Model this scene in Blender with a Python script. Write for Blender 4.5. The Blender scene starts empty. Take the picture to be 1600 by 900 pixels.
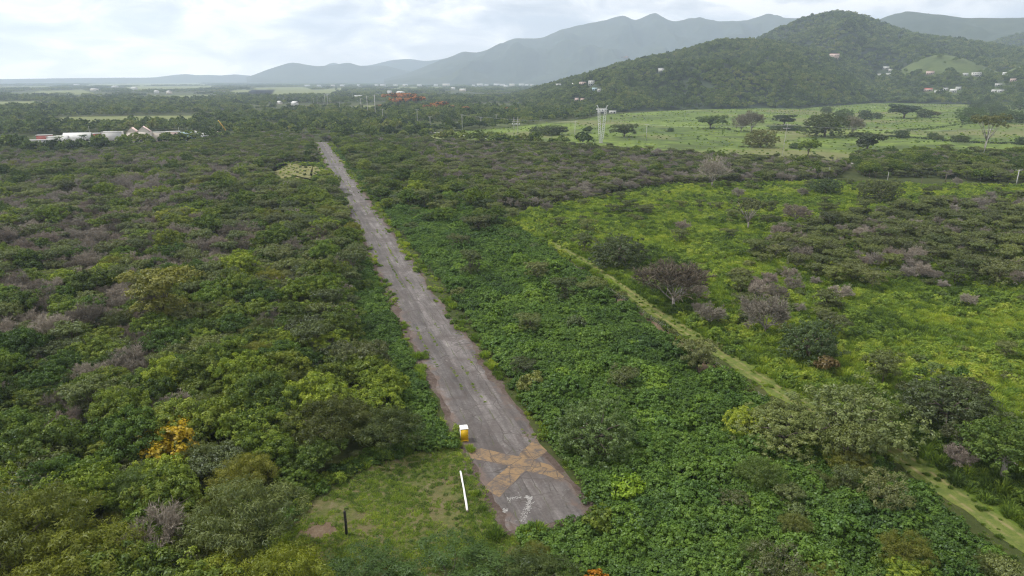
import bpy, math, random
import numpy as np
from mathutils import Vector, Matrix, noise as mnoise
from mathutils.bvhtree import BVHTree

S = bpy.context.scene
RNG = random.Random(11)
NR = np.random.default_rng(11)
rad = math.radians

# ------------------------------------------------------------------ camera, sky, sun, exposure
CAM_H, PITCH, F = 53.0, rad(17.0), 1066.7            # metres, camera tilt, focal length in photo pixels
cam_data = bpy.data.cameras.new('camera')
cam_data.sensor_width = 36.0
cam_data.lens = 36.0 * F / 1600.0
cam_data.clip_start = 0.5
cam_data.clip_end = 60000.0
cam = bpy.data.objects.new('camera', cam_data)
S.collection.objects.link(cam)
cam.location = (0, 0, CAM_H)
cam.rotation_euler = (math.pi / 2 - PITCH, 0, 0)
S.camera = cam

SUN_EL, SUN_AZ = rad(57), rad(282)                   # azimuth clockwise from +Y (the view direction)
world = bpy.data.worlds.new('World'); S.world = world
world.use_nodes = True


class NT:
    """tiny node-tree writer"""
    def __init__(s, tree):
        s.t = tree; s.n = tree.nodes; s.l = tree.links
    def node(s, typ, ins=None, **kw):
        nd = s.n.new(typ)
        for k, v in kw.items():
            setattr(nd, k, v)
        for k, v in (ins or {}).items():
            s.set(nd.inputs[k], v)
        return nd
    def set(s, sock, v):
        if isinstance(v, bpy.types.NodeSocket):
            s.l.new(v, sock)
        elif isinstance(v, bpy.types.Node):
            s.l.new(v.outputs[0], sock)
        else:
            if sock.type == 'RGBA' and len(v) == 3:
                v = (*v, 1.0)
            sock.default_value = v
    def math(s, op, a, b=0.0, c=None, clamp=False):
        nd = s.n.new('ShaderNodeMath'); nd.operation = op; nd.use_clamp = clamp
        s.set(nd.inputs[0], a); s.set(nd.inputs[1], b)
        if c is not None: s.set(nd.inputs[2], c)
        return nd.outputs[0]
    def mix(s, fac, a, b, blend='MIX'):
        nd = s.n.new('ShaderNodeMix'); nd.data_type = 'RGBA'; nd.blend_type = blend
        s.set(nd.inputs[0], fac); s.set(nd.inputs[6], a); s.set(nd.inputs[7], b)
        return nd.outputs[2]
    def ramp(s, fac, stops, interp='LINEAR'):
        nd = s.n.new('ShaderNodeValToRGB'); cr = nd.color_ramp; cr.interpolation = interp
        while len(cr.elements) < len(stops): cr.elements.new(0.5)
        for e, (p, c) in zip(cr.elements, stops):
            e.position = p
            e.color = (c, c, c, 1) if isinstance(c, (int, float)) else (*c[:3], 1)
        s.set(nd.inputs[0], fac)
        return nd.outputs[0]
    def noise(s, vec, scale, detail=4, rough=0.55, dist=0.0):
        nd = s.n.new('ShaderNodeTexNoise')
        if vec is not None: s.set(nd.inputs['Vector'], vec)
        nd.inputs['Scale'].default_value = scale; nd.inputs['Detail'].default_value = detail
        nd.inputs['Roughness'].default_value = rough; nd.inputs['Distortion'].default_value = dist
        return nd.outputs[0]


def build_world():
    k = NT(world.node_tree); k.n.clear()
    sky = k.node('ShaderNodeTexSky', sky_type='NISHITA')
    sky.sun_disc = False; sky.sun_elevation = SUN_EL; sky.sun_rotation = SUN_AZ
    sky.dust_density = 3.0; sky.air_density = 1.0
    clear = k.mix(1.0, sky.outputs[0], (0.085, 0.085, 0.085), 'MULTIPLY')
    tc = k.node('ShaderNodeTexCoord')
    sx = k.node('ShaderNodeSeparateXYZ', {0: tc.outputs['Generated']})
    z = k.math('MAXIMUM', sx.outputs[2], 0.0)
    den = k.math('ADD', z, 0.27)
    cx = k.math('DIVIDE', sx.outputs[0], den); cy = k.math('DIVIDE', sx.outputs[1], den)
    plane = k.node('ShaderNodeCombineXYZ', {0: cx, 1: cy, 2: 0.3}).outputs[0]
    n1 = k.noise(plane, 1.3, 7, 0.58, 0.3)
    n2 = k.noise(plane, 3.6, 8, 0.6, 0.5)
    lump = k.math('ADD', k.math('MULTIPLY', n1, 0.45), k.math('MULTIPLY', n2, 0.55))
    # lit and grey parts of the cloud deck, brighter towards the thin cloud on the left
    thin = k.math('MULTIPLY_ADD', sx.outputs[0], -0.55, 0.5, clamp=True)
    grey = k.ramp(lump, [(0.41, (0.22, 0.26, 0.315)), (0.47, (0.34, 0.375, 0.425)), (0.52, (0.42, 0.45, 0.49)), (0.58, (0.60, 0.61, 0.63))])
    pale = k.ramp(lump, [(0.42, (0.34, 0.36, 0.39)), (0.475, (0.50, 0.51, 0.53)), (0.515, (0.66, 0.66, 0.665)), (0.56, (0.98, 0.96, 0.94))])
    deck = k.mix(thin, grey, pale)
    # breaks in the deck where the clear sky shows
    gap = k.ramp(k.noise(plane, 0.9, 5, 0.5, 0.2), [(0.60, 0.0), (0.72, 0.35)])
    col = k.mix(gap, deck, clear)
    low = k.ramp(z, [(0.0, 1.0), (0.07, 0.0)])
    col = k.mix(k.math('MULTIPLY', low, 0.7), col, k.mix(thin, (0.46, 0.485, 0.52), (0.66, 0.665, 0.67)))
    # the deck is thinnest and brightest low over the horizon
    glow = k.math('MULTIPLY_ADD', k.math('EXPONENT', k.math('MULTIPLY', z, -8.0)), 0.50, 0.74)
    col = k.mix(1.0, col, (1.08, 1.01, 0.93), 'MULTIPLY')
    bg = k.node('ShaderNodeBackground', {'Color': col, 'Strength': glow})
    out = k.node('ShaderNodeOutputWorld', {'Surface': bg.outputs[0]})


build_world()
sun_data = bpy.data.lights.new('sun', 'SUN')
sun_data.energy = 1.5; sun_data.angle = rad(10); sun_data.color = (1.0, 0.96, 0.9)
sun = bpy.data.objects.new('sun', sun_data); S.collection.objects.link(sun)
sun_dir = Vector((math.sin(SUN_AZ) * math.cos(SUN_EL), math.cos(SUN_AZ) * math.cos(SUN_EL), math.sin(SUN_EL)))
sun.rotation_euler = sun_dir.to_track_quat('Z', 'Y').to_euler()
sun.location = sun_dir * 500
S.view_settings.view_transform = 'Standard'; S.view_settings.look = 'None'
S.view_settings.exposure = 1.42; S.view_settings.gamma = 1.0
S.render.engine = 'CYCLES'
S.cycles.use_denoising = True
S.cycles.denoising_prefilter = 'NONE'
S.cycles.max_bounces = 6; S.cycles.diffuse_bounces = 3; S.cycles.transmission_bounces = 3
S.cycles.glossy_bounces = 2; S.cycles.volume_bounces = 3; S.cycles.transparent_max_bounces = 4
S.cycles.caustics_reflective = False; S.cycles.caustics_refractive = False
S.cycles.filter_width = 1.2
HAZE_DENSITY = 1.22e-4

# ------------------------------------------------------------------ pixel rays of the photograph -> places on the ground
CP, SP = math.cos(PITCH), math.sin(PITCH)


def ray(px, py):
    a, b = (px - 800) / F, (450 - py) / F
    return Vector((a, CP + b * SP, -SP + b * CP))


def G(px, py, z=0.0):
    """where the sight line through (px, py) meets the height z"""
    d = ray(px, py)
    t = (z - CAM_H) / d.z
    return Vector((d.x * t, d.y * t, z))


def at_dist(px, py, dist):
    """the point on that sight line at a horizontal distance"""
    d = ray(px, py)
    t = dist / math.hypot(d.x, d.y)
    return Vector((d.x * t, d.y * t, CAM_H + d.z * t))


def project(x, y, z):
    z = z - CAM_H
    depth = y * CP - z * SP
    up = y * SP + z * CP
    return 800 + F * x / depth, 450 - F * up / depth


def poly(pts):
    return np.array([G(*p)[:2] for p in pts])


def inside(P, pg):
    x, y = P[:, 0], P[:, 1]
    res = np.zeros(len(P), bool)
    j = len(pg) - 1
    for i in range(len(pg)):
        xi, yi = pg[i]; xj, yj = pg[j]
        c = ((yi > y) != (yj > y)) & (x < (xj - xi) * (y - yi) / ((yj - yi) or 1e-9) + xi)
        res ^= c
        j = i
    return res


def lin(r, g, b):
    f = lambda c: (c / 255 / 12.92) if c <= 10 else ((c / 255 + 0.055) / 1.055) ** 2.4
    return (f(r), f(g), f(b))


# ------------------------------------------------------------------ geometry helpers
COL = S.collection


def geo(v, f, t=None, m=0):
    v = np.asarray(v, float).reshape(-1, 3); f = np.asarray(f, int).reshape(-1, 4)
    return dict(v=v, f=f, t=np.full(len(f), 0.5) if t is None else np.asarray(t, float), m=np.full(len(f), m) if np.isscalar(m) else np.asarray(m))


def merge(gs):
    gs = [g for g in gs if len(g['f'])]
    off = 0; V = []; Fa = []; T = []; M = []
    for g in gs:
        V.append(g['v']); Fa.append(g['f'] + off); T.append(g['t']); M.append(g['m']); off += len(g['v'])
    return dict(v=np.concatenate(V), f=np.concatenate(Fa), t=np.concatenate(T), m=np.concatenate(M))


def set_mat(g, i):
    g = dict(g); g['m'] = np.full(len(g['f']), i); return g


def moved(g, loc=(0, 0, 0), s=1.0, rz=0.0):
    g = dict(g); v = g['v'] * s
    c, sn = math.cos(rz), math.sin(rz)
    g['v'] = np.stack([v[:, 0] * c - v[:, 1] * sn, v[:, 0] * sn + v[:, 1] * c, v[:, 2]], 1) + np.asarray(loc, float)
    return g


def to_mesh(name, g, mats, smooth=False):
    me = bpy.data.meshes.new(name)
    v, f = g['v'], g['f']
    me.vertices.add(len(v)); me.vertices.foreach_set('co', v.astype(np.float32).ravel())
    me.loops.add(f.size); me.loops.foreach_set('vertex_index', f.astype(np.int32).ravel())
    me.polygons.add(len(f)); me.polygons.foreach_set('loop_start', np.arange(0, f.size, 4, dtype=np.int32))
    me.polygons.foreach_set('material_index', g['m'].astype(np.int32))
    a = me.attributes.new('tint', 'FLOAT', 'FACE'); a.data.foreach_set('value', g['t'].astype(np.float32))
    for mm in mats: me.materials.append(mm)
    me.update(calc_edges=True)
    if smooth: me.polygons.foreach_set('use_smooth', np.ones(len(f), bool))
    return me


def obj(name, me, parent=None, loc=None, rz=0.0):
    o = bpy.data.objects.new(name, me); COL.objects.link(o)
    if parent is not None: o.parent = parent
    if loc is not None: o.location = loc
    o.rotation_euler = (0, 0, rz)
    return o


def tag(o, label, cat=None, group=None, kind=None):
    o['label'] = label
    if cat: o['category'] = cat
    if group: o['group'] = group
    if kind: o['kind'] = kind
    return o


def thing(name, loc, label, cat, group=None, rz=0.0):
    return tag(obj(name, None, None, loc, rz), label, cat, group)


def box(x0, x1, y0, y1, z0, z1, m=0):
    v = [(x0, y0, z0), (x1, y0, z0), (x1, y1, z0), (x0, y1, z0), (x0, y0, z1), (x1, y0, z1), (x1, y1, z1), (x0, y1, z1)]
    f = [(0, 3, 2, 1), (4, 5, 6, 7), (0, 1, 5, 4), (1, 2, 6, 5), (2, 3, 7, 6), (3, 0, 4, 7)]
    return geo(v, f, m=m)


def gable(x0, x1, y0, y1, z0, z1, over=0.4, th=0.18, axis='x'):
    """pitched roof: two thick slopes and closed gables"""
    if axis == 'y':
        g = gable(y0, y1, x0, x1, z0, z1, over, th, 'x')
        g['v'] = g['v'][:, [1, 0, 2]]; g['f'] = g['f'][:, ::-1]
        return g
    ym = (y0 + y1) / 2
    sl = (z1 - z0) / (ym - y0)
    A = [(x0 - over, y0 - over, z0 - sl * over), (x1 + over, y0 - over, z0 - sl * over), (x1 + over, ym, z1), (x0 - over, ym, z1), (x1 + over, y1 + over, z0 - sl * over), (x0 - over, y1 + over, z0 - sl * over)]
    B = [(a, b, c + th) for a, b, c in A]
    f = [(6, 7, 8, 9), (9, 8, 10, 11), (0, 3, 2, 1), (3, 5, 4, 2), (0, 1, 7, 6), (5, 11, 10, 4), (1, 2, 8, 7), (2, 4, 10, 8), (0, 6, 9, 3), (3, 9, 11, 5)]
    return geo(A + B, f)


def tube(pts, radii, sides=5):
    pts = [Vector(p) for p in pts]
    V = []; Fa = []
    prev = None
    for i, p in enumerate(pts):
        d = (pts[min(i + 1, len(pts) - 1)] - pts[max(i - 1, 0)]).normalized()
        a = d.orthogonal().normalized() if prev is None else (prev - d * prev.dot(d)).normalized()
        prev = a
        b = d.cross(a)
        for k in range(sides):
            th = 2 * math.pi * k / sides
            V.append(p + (a * math.cos(th) + b * math.sin(th)) * radii[i])
    for i in range(len(pts) - 1):
        for k in range(sides):
            k2 = (k + 1) % sides
            Fa.append((i * sides + k, i * sides + k2, (i + 1) * sides + k2, (i + 1) * sides + k))
    n = len(V)
    for base, flip in ((0, True), ((len(pts) - 1) * sides, False)):
        for k in range(1, sides - 1, 2):
            q = [base, base + k, base + k + 1, base + min(k + 2, sides - 1)]
            if q[2] == q[3]: q = [base, base + k, base + k + 1, base + k + 1]
            if q[2] != q[3]: Fa.append(tuple(q[::-1] if flip else q))
    return geo([tuple(v) for v in V], Fa)


def unit(v):
    return v / np.maximum(np.linalg.norm(v, axis=1, keepdims=True), 1e-9)


def leaves(c, n, size, asp=0.55, tint=None, along=None):
    """one diamond-shaped leaf spray per row: centre c, normal n"""
    N = len(c)
    n = unit(n)
    r = NR.normal(size=(N, 3)) if along is None else along + NR.normal(size=(N, 3)) * 0.25
    u = unit(r - n * np.sum(r * n, 1, keepdims=True))
    w = np.cross(n, u)
    L = (size * NR.uniform(0.65, 1.35, N))[:, None]
    bend = n * L * NR.uniform(-0.15, 0.3, (N, 1))
    V = np.stack([c - u * L, c + w * L * asp + bend, c + u * L, c - w * L * asp + bend], 1).reshape(-1, 3)
    f = np.arange(4 * N).reshape(N, 4)
    return geo(V, f, NR.uniform(0, 1, N) if tint is None else tint)


def crown(lobes, n_puffs, per, puff_r, leaf, asp=0.55, low=-0.35, spread=0.75, upb=0.45, tint_shift=None, along=False, hang=0.0):
    """leaf sprays gathered in puffs over the surface of a few lobes (cx, cy, cz, rx, ry, rz)"""
    lob = np.array(lobes, float)
    w = lob[:, 3] * lob[:, 4] + lob[:, 3] * lob[:, 5]
    idx = NR.choice(len(lob), n_puffs, p=w / w.sum())
    d = unit(NR.normal(size=(n_puffs * 6, 3)))
    d = d[d[:, 2] > low][:n_puffs]
    pc = lob[idx, :3] + d * lob[idx, 3:] * NR.uniform(0.72, 1.05, (n_puffs, 1))
    pr = puff_r * NR.uniform(0.6, 1.35, n_puffs)
    pt = NR.uniform(0, 1, n_puffs)
    if tint_shift is not None: pt = tint_shift(pc, pt)
    i = np.repeat(np.arange(n_puffs), per)
    e = unit(NR.normal(size=(len(i), 3)) + d[i] * spread + np.array([0, 0, 0.25]))
    c = pc[i] + e * pr[i, None] * NR.uniform(0.35, 1.0, (len(i), 1)) * np.array([1.15, 1.15, 0.75])
    nrm = e * 0.9 + np.array([0, 0, upb * 0.6]) + NR.normal(size=e.shape) * 0.3
    t = np.clip(pt[i] * 0.75 + NR.uniform(0, 1, len(i)) * 0.35 - 0.05, 0, 1)
    al = unit(e * np.array([1, 1, 0.3]) + np.array([0, 0, 0.35 - hang])) if along else None
    return leaves(c, nrm, leaf, asp, t, al)


# ------------------------------------------------------------------ materials
MATS = {}


def new_mat(name):
    m = bpy.data.materials.new(name); m.use_nodes = True
    k = NT(m.node_tree); k.n.clear()
    MATS[name] = m
    return m, k


def finish(k, shader):
    o = k.n.new('ShaderNodeOutputMaterial'); k.l.new(shader.outputs[0] if isinstance(shader, bpy.types.Node) else shader, o.inputs[0])


def plain(name, col, rough=0.7, var=0.12, scale=1.5, metal=0.0):
    m, k = new_mat(name)
    tc = k.node('ShaderNodeTexCoord')
    n = k.noise(tc.outputs['Object'], scale, 5, 0.6)
    dark = tuple(c * (1 - var * 1.6) for c in col); light = tuple(min(1, c * (1 + var)) for c in col)
    c = k.ramp(n, [(0.3, dark), (0.7, light)])
    b = k.node('ShaderNodeBsdfPrincipled', {'Base Color': c, 'Roughness': rough, 'Metallic': metal})
    finish(k, b)
    return m


def leaf_mat(name, stops, transl=0.34, patch=0.035, patch_amt=0.5, gloss=0.025, rnd=0.4):
    """foliage: the tint of each spray and clump, of each plant and of each patch of the stand"""
    m, k = new_mat(name)
    at = k.node('ShaderNodeAttribute', attribute_name='tint', attribute_type='GEOMETRY')
    oi = k.node('ShaderNodeObjectInfo')
    pn = k.noise(oi.outputs['Location'], patch, 3, 0.5)
    v = k.math('MULTIPLY', at.outputs['Fac'], 0.5)
    v = k.math('MULTIPLY_ADD', oi.outputs['Random'], rnd, v)
    v = k.math('ADD', v, k.math('MULTIPLY_ADD', pn, patch_amt * 2, -patch_amt))
    c = k.ramp(v, stops)
    c = k.mix(1.0, c, oi.outputs['Color'], 'MULTIPLY')
    d = k.node('ShaderNodeBsdfDiffuse', {'Color': c})
    t = k.node('ShaderNodeBsdfTranslucent', {'Color': k.mix(1.0, c, (1.0, 1.05, 0.55), 'MULTIPLY')})
    mx = k.node('ShaderNodeMixShader', {0: transl, 1: d.outputs[0], 2: t.outputs[0]})
    g = k.node('ShaderNodeBsdfGlossy', {'Color': (0.5, 0.55, 0.6), 'Roughness': 0.45})
    mx = k.node('ShaderNodeMixShader', {0: gloss, 1: mx.outputs[0], 2: g.outputs[0]})
    finish(k, mx)
    return m


M_BROAD = leaf_mat('broad_leaf', [(0.0, (0.042, 0.070, 0.018)), (0.3, (0.080, 0.126, 0.022)), (0.55, (0.140, 0.195, 0.028)), (0.8, (0.215, 0.27, 0.036)), (1.0, (0.29, 0.33, 0.05))])
M_FEATHER = leaf_mat('feathery_leaf', [(0.0, (0.060, 0.080, 0.025)), (0.5, (0.118, 0.142, 0.034)), (1.0, (0.21, 0.23, 0.048))], gloss=0.03)
M_THORN = leaf_mat('thorn_leaf', [(0.0, (0.068, 0.074, 0.032)), (0.4, (0.122, 0.148, 0.048)), (0.7, (0.185, 0.215, 0.062)), (1.0, (0.255, 0.275, 0.08))], gloss=0.04)
M_VINE = leaf_mat('vine_leaf', [(0.0, (0.046, 0.086, 0.019)), (0.35, (0.084, 0.155, 0.025)), (0.65, (0.135, 0.228, 0.034)), (1.0, (0.215, 0.315, 0.052))], gloss=0.03, patch=0.05)
M_GRASS = leaf_mat('tall_grass_blade', [(0.0, (0.055, 0.092, 0.028)), (0.3, (0.130, 0.205, 0.042)), (0.6, (0.235, 0.335, 0.054)), (0.85, (0.37, 0.45, 0.064)), (1.0, (0.43, 0.47, 0.09))], transl=0.45, gloss=0.02, patch=0.038, patch_amt=0.8, rnd=0.55)
M_FAR = leaf_mat('distant_leaf', [(0.0, (0.030, 0.050, 0.018)), (0.3, (0.066, 0.102, 0.028)), (0.6, (0.125, 0.178, 0.040)), (0.85, (0.19, 0.235, 0.055)), (1.0, (0.24, 0.25, 0.08))], gloss=0.01, patch=0.011, patch_amt=0.55, rnd=0.6)
M_YELLOW = leaf_mat('yellow_blossom', [(0.0, (0.04, 0.07, 0.013)), (0.3, (0.10, 0.12, 0.016)), (0.36, (0.34, 0.26, 0.014)), (0.7, (0.62, 0.41, 0.015)), (1.0, (0.72, 0.52, 0.02))], patch_amt=0.0, rnd=0.0)
M_FLAME = leaf_mat('flame_blossom', [(0.0, (0.04, 0.06, 0.02)), (0.2, (0.09, 0.08, 0.03)), (0.26, (0.34, 0.16, 0.06)), (0.6, (0.54, 0.21, 0.07)), (1.0, (0.62, 0.29, 0.10))], patch_amt=0.0, rnd=0.0)
M_BARK = plain('bark', (0.15, 0.125, 0.10), 0.9, 0.3, 3.0)
M_PALEBARK = plain('pale_bark', (0.33, 0.30, 0.27), 0.9, 0.3, 3.0)
M_TWIG = leaf_mat('dry_twig', [(0.0, (0.165, 0.146, 0.122)), (0.5, (0.285, 0.258, 0.220)), (1.0, (0.43, 0.395, 0.345))], transl=0.0, gloss=0.0, patch_amt=0.3)
M_CONC = plain('weathered_concrete', (0.50, 0.49, 0.47), 0.85, 0.2, 0.8)
M_STEEL = plain('galvanised_steel', (0.68, 0.69, 0.69), 0.5, 0.1, 2.0, 0.0)


def ground_mat(name, stops, scale=0.05, fine=0.9, bump=0.25, patches=None, rough=0.95, fine_amt=0.5):
    m, k = new_mat(name)
    gp = k.node('ShaderNodeNewGeometry').outputs['Position']
    n1 = k.noise(gp, scale, 5, 0.6, 0.4)
    n2 = k.noise(gp, fine, 6, 0.65)
    v = k.math('ADD', k.math('MULTIPLY', n1, 1 - fine_amt), k.math('MULTIPLY', n2, fine_amt))
    c = k.ramp(v, stops)
    for (sc, lo, hi, pc, amt) in (patches or []):
        pn = k.noise(gp, sc, 4, 0.6, 0.6)
        c = k.mix(k.ramp(pn, [(lo, 0.0), (hi, amt)]), c, pc)
    bp = k.node('ShaderNodeBump', {'Height': n2, 'Strength': bump, 'Distance': 0.4})
    b = k.node('ShaderNodeBsdfPrincipled', {'Base Color': c, 'Roughness': rough, 'Normal': bp.outputs[0]})
    b.inputs['Specular IOR Level'].default_value = 0.1
    finish(k, b)
    return m


M_GROUND = ground_mat('understorey_ground', [(0.3, (0.022, 0.032, 0.012)), (0.5, (0.045, 0.058, 0.018)), (0.7, (0.085, 0.085, 0.032))], 0.03, 0.6, 0.5, [(0.0016, 0.52, 0.6, (0.10, 0.125, 0.042), 0.8), (0.004, 0.58, 0.66, (0.14, 0.12, 0.06), 0.5)])
M_PASTURE = ground_mat('pasture_grass', [(0.38, (0.050, 0.078, 0.024)), (0.49, (0.098, 0.142, 0.032)), (0.62, (0.175, 0.235, 0.044))], 0.010, 0.09, 0.8, [(0.022, 0.54, 0.62, (0.060, 0.078, 0.030), 0.75), (0.0065, 0.52, 0.60, (0.15, 0.15, 0.068), 0.8), (0.05, 0.58, 0.66, (0.055, 0.08, 0.026), 0.7)])
M_FIELD = ground_mat('far_field_grass', [(0.3, (0.10, 0.125, 0.045)), (0.7, (0.19, 0.205, 0.08))], 0.004, 0.05, 0.2)
M_MEADOW = ground_mat('meadow_soil', [(0.3, (0.055, 0.095, 0.018)), (0.5, (0.10, 0.145, 0.024)), (0.7, (0.16, 0.18, 0.035))], 0.04, 0.8, 0.5)
M_CLEAR = ground_mat('mown_grass', [(0.34, (0.040, 0.052, 0.018)), (0.45, (0.072, 0.088, 0.026)), (0.55, (0.105, 0.112, 0.036)), (0.66, (0.15, 0.13, 0.066))], 0.13, 1.3, 0.8, [(0.16, 0.50, 0.62, (0.135, 0.105, 0.062), 0.6), (0.45, 0.58, 0.66, (0.17, 0.14, 0.085), 0.7)], fine_amt=0.6)
M_DRY = ground_mat('dry_grass', [(0.3, (0.10, 0.11, 0.04)), (0.7, (0.22, 0.205, 0.088))], 0.1, 1.0, 0.4)
M_SOIL = ground_mat('bare_soil', [(0.3, (0.080, 0.056, 0.038)), (0.5, (0.135, 0.098, 0.066)), (0.7, (0.20, 0.16, 0.115))], 0.3, 2.5, 0.5)
M_VERGE = ground_mat('gravelly_verge', [(0.3, (0.050, 0.037, 0.031)), (0.48, (0.088, 0.066, 0.056)), (0.57, (0.12, 0.098, 0.085)), (0.64, (0.085, 0.095, 0.028))], 0.25, 1.8, 0.6)
M_HILLGRASS = ground_mat('hill_grass', [(0.35, (0.05, 0.075, 0.028)), (0.65, (0.105, 0.13, 0.045))], 0.012, 0.09, 0.5, [(0.02, .54, .62, (.045, .06, .028), .7)])
M_MOUNT = ground_mat('mountain_forest', [(0.3, (0.024, 0.038, 0.024)), (0.5, (0.044, 0.060, 0.034)), (0.7, (0.075, 0.090, 0.046))], 0.002, 0.02, 1.0)
M_POND = plain('muddy_water', (0.060, 0.034, 0.012), 0.45, 0.1, 0.2)
M_ROAD = plain('pale_road', (0.34, 0.33, 0.31), 0.9, 0.1, 0.3)


def runway_mat():
    """old asphalt: u across and v along the strip, both in metres"""
    m, k = new_mat('cracked_asphalt')
    uv = k.node('ShaderNodeUVMap', uv_map='metres').outputs[0]
    sp = k.node('ShaderNodeSeparateXYZ', {0: uv})
    u, v = sp.outputs[0], sp.outputs[1]
    long_ = k.node('ShaderNodeCombineXYZ', {0: u, 1: k.math('MULTIPLY', v, 0.10), 2: 0.0}).outputs[0]
    streak = k.noise(long_, 0.9, 6, 0.62, 0.3)
    patch = k.noise(uv, 0.13, 5, 0.55, 0.8)
    fine = k.noise(uv, 2.2, 6, 0.7)
    val = k.math('ADD', k.math('ADD', k.math('MULTIPLY', streak, 0.40), k.math('MULTIPLY', patch, 0.34)), k.math('MULTIPLY', fine, 0.26))
    c = k.ramp(val, [(0.34, (0.034, 0.030, 0.028)), (0.44, (0.072, 0.064, 0.061)), (0.53, (0.116, 0.104, 0.101)), (0.63, (0.205, 0.188, 0.182))])
    # paving lanes laid side by side, each weathered a little differently
    lane = k.math('FLOOR', k.math('DIVIDE', k.math('ADD', u, k.math('MULTIPLY', k.noise(long_, 0.25, 2), 0.7)), 2.3))
    wn = k.node('ShaderNodeTexWhiteNoise', {'W': k.math('ADD', lane, 3.3)}, noise_dimensions='1D')
    c = k.mix(1.0, c, k.ramp(wn.outputs[0], [(0.0, 0.82), (1.0, 1.14)]), 'MULTIPLY')
    # open joints between the lanes and wandering cracks
    wob = k.math('MULTIPLY_ADD', k.noise(uv, 0.35, 4, 0.6), 1.1, -0.55)
    fr = k.math('FRACT', k.math('DIVIDE', k.math('ADD', u, wob), 2.3))
    ed = k.math('ABSOLUTE', k.math('SUBTRACT', fr, 0.5))
    joint = k.ramp(ed, [(0.0, 0.9), (0.018, 0.75), (0.04, 0.0)])
    joint = k.math('MULTIPLY', joint, k.ramp(k.noise(uv, 0.16, 6, 0.7), [(0.44, 0.0), (0.54, 1.0)]))
    vo = k.node('ShaderNodeTexVoronoi', {'Vector': k.mix(0.12, uv, k.node('ShaderNodeTexNoise', {'Vector': uv, 'Scale': 0.8}).outputs[1]), 'Scale': 0.32}, feature='DISTANCE_TO_EDGE')
    crack = k.ramp(vo.outputs[0], [(0.0, 0.9), (0.028, 0.0)])
    crack = k.math('MULTIPLY', crack, k.ramp(patch, [(0.40, 0.0), (0.52, 1.0)]))
    dark = k.math('MAXIMUM', joint, crack)
    c = k.mix(dark, c, (0.040, 0.034, 0.028))
    # weeds in some joints, earth washed in from both sides
    weed = k.math('MULTIPLY', joint, k.ramp(k.noise(uv, 0.22, 4), [(0.46, 0.0), (0.56, 0.85)]))
    c = k.mix(weed, c, (0.075, 0.095, 0.022))
    edge = k.math('ABSOLUTE', u)
    dirt = k.math('ADD', k.math('MULTIPLY', edge, 0.17), k.math('MULTIPLY_ADD', k.noise(uv, 0.26, 7, 0.7), 2.0, -1.0))
    c = k.mix(k.ramp(dirt, [(0.74, 0.0), (0.98, 0.85)]), c, (0.115, 0.080, 0.064))
    sq = k.node('ShaderNodeCombineXYZ', {0: u, 1: k.math('MULTIPLY', v, 0.45), 2: 4.0}).outputs[0]
    stain = k.ramp(k.noise(sq, 0.22, 7, 0.68, 1.2), [(0.47, 0.0), (0.60, 0.62)])
    c = k.mix(stain, c, (0.060, 0.047, 0.042))
    scuff = k.ramp(k.noise(uv, 0.42, 7, 0.72, 1.0), [(0.63, 0.0), (0.72, 0.55)])
    c = k.mix(scuff, c, (0.26, 0.245, 0.237))
    bp = k.node('ShaderNodeBump', {'Height': k.math('SUBTRACT', fine, dark), 'Strength': 0.4, 'Distance': 0.05})
    b = k.node('ShaderNodeBsdfPrincipled', {'Base Color': c, 'Roughness': 0.85, 'Normal': bp.outputs[0]})
    finish(k, b)
    return m


M_RUNWAY = runway_mat()


def worn_paint(name, col, under, wear_lo, wear_hi, scale):
    m, k = new_mat(name)
    tc = k.node('ShaderNodeTexCoord').outputs['Object']
    n = k.noise(tc, scale, 7, 0.7, 0.6)
    f = k.noise(tc, scale * 5, 5, 0.7)
    v = k.math('ADD', k.math('MULTIPLY', n, 0.7), k.math('MULTIPLY', f, 0.3))
    c = k.mix(k.ramp(v, [(wear_lo, 0.0), (wear_hi, 1.0)]), under, col)
    vo = k.node('ShaderNodeTexVoronoi', {'Vector': tc, 'Scale': 0.35}, feature='DISTANCE_TO_EDGE')
    c = k.mix(k.ramp(vo.outputs[0], [(0.0, 0.8), (0.03, 0.0)]), c, (0.05, 0.04, 0.035))
    b = k.node('ShaderNodeBsdfPrincipled', {'Base Color': c, 'Roughness': 0.85})
    finish(k, b)
    return m


M_CROSS = worn_paint('faded_yellow_paint', (0.215, 0.140, 0.070), (0.085, 0.070, 0.061), 0.42, 0.56, 0.55)
M_WHITEPAINT = plain('flaked_white_paint', (0.30, 0.29, 0.28), 0.8, 0.35, 6)


def track_mat():
    m, k = new_mat('grassy_track')
    uv = k.node('ShaderNodeUVMap', uv_map='metres').outputs[0]
    u = k.node('ShaderNodeSeparateXYZ', {0: uv}).outputs[0]
    n = k.noise(uv, 0.5, 5, 0.6, 0.3); f = k.noise(uv, 2.5, 5, 0.7)
    v = k.math('ADD', k.math('MULTIPLY', n, 0.6), k.math('MULTIPLY', f, 0.4))
    c = k.ramp(v, [(0.32, (0.052, 0.082, 0.020)), (0.48, (0.100, 0.130, 0.030)), (0.66, (0.175, 0.18, 0.055))])
    rut = k.ramp(k.math('ABSOLUTE', k.math('SUBTRACT', k.math('ABSOLUTE', u), 0.85)), [(0.0, 0.8), (0.4, 0.0)])
    c = k.mix(k.math('MULTIPLY', rut, k.ramp(n, [(0.42, 0.1), (0.56, 1.0)])), c, (0.23, 0.19, 0.10))
    b = k.node('ShaderNodeBsdfPrincipled', {'Base Color': c, 'Roughness': 0.95})
    b.inputs['Specular IOR Level'].default_value = 0.1
    finish(k, b)
    return m


M_TRACK = track_mat()

# ------------------------------------------------------------------ the ground and the surfaces on it


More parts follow.
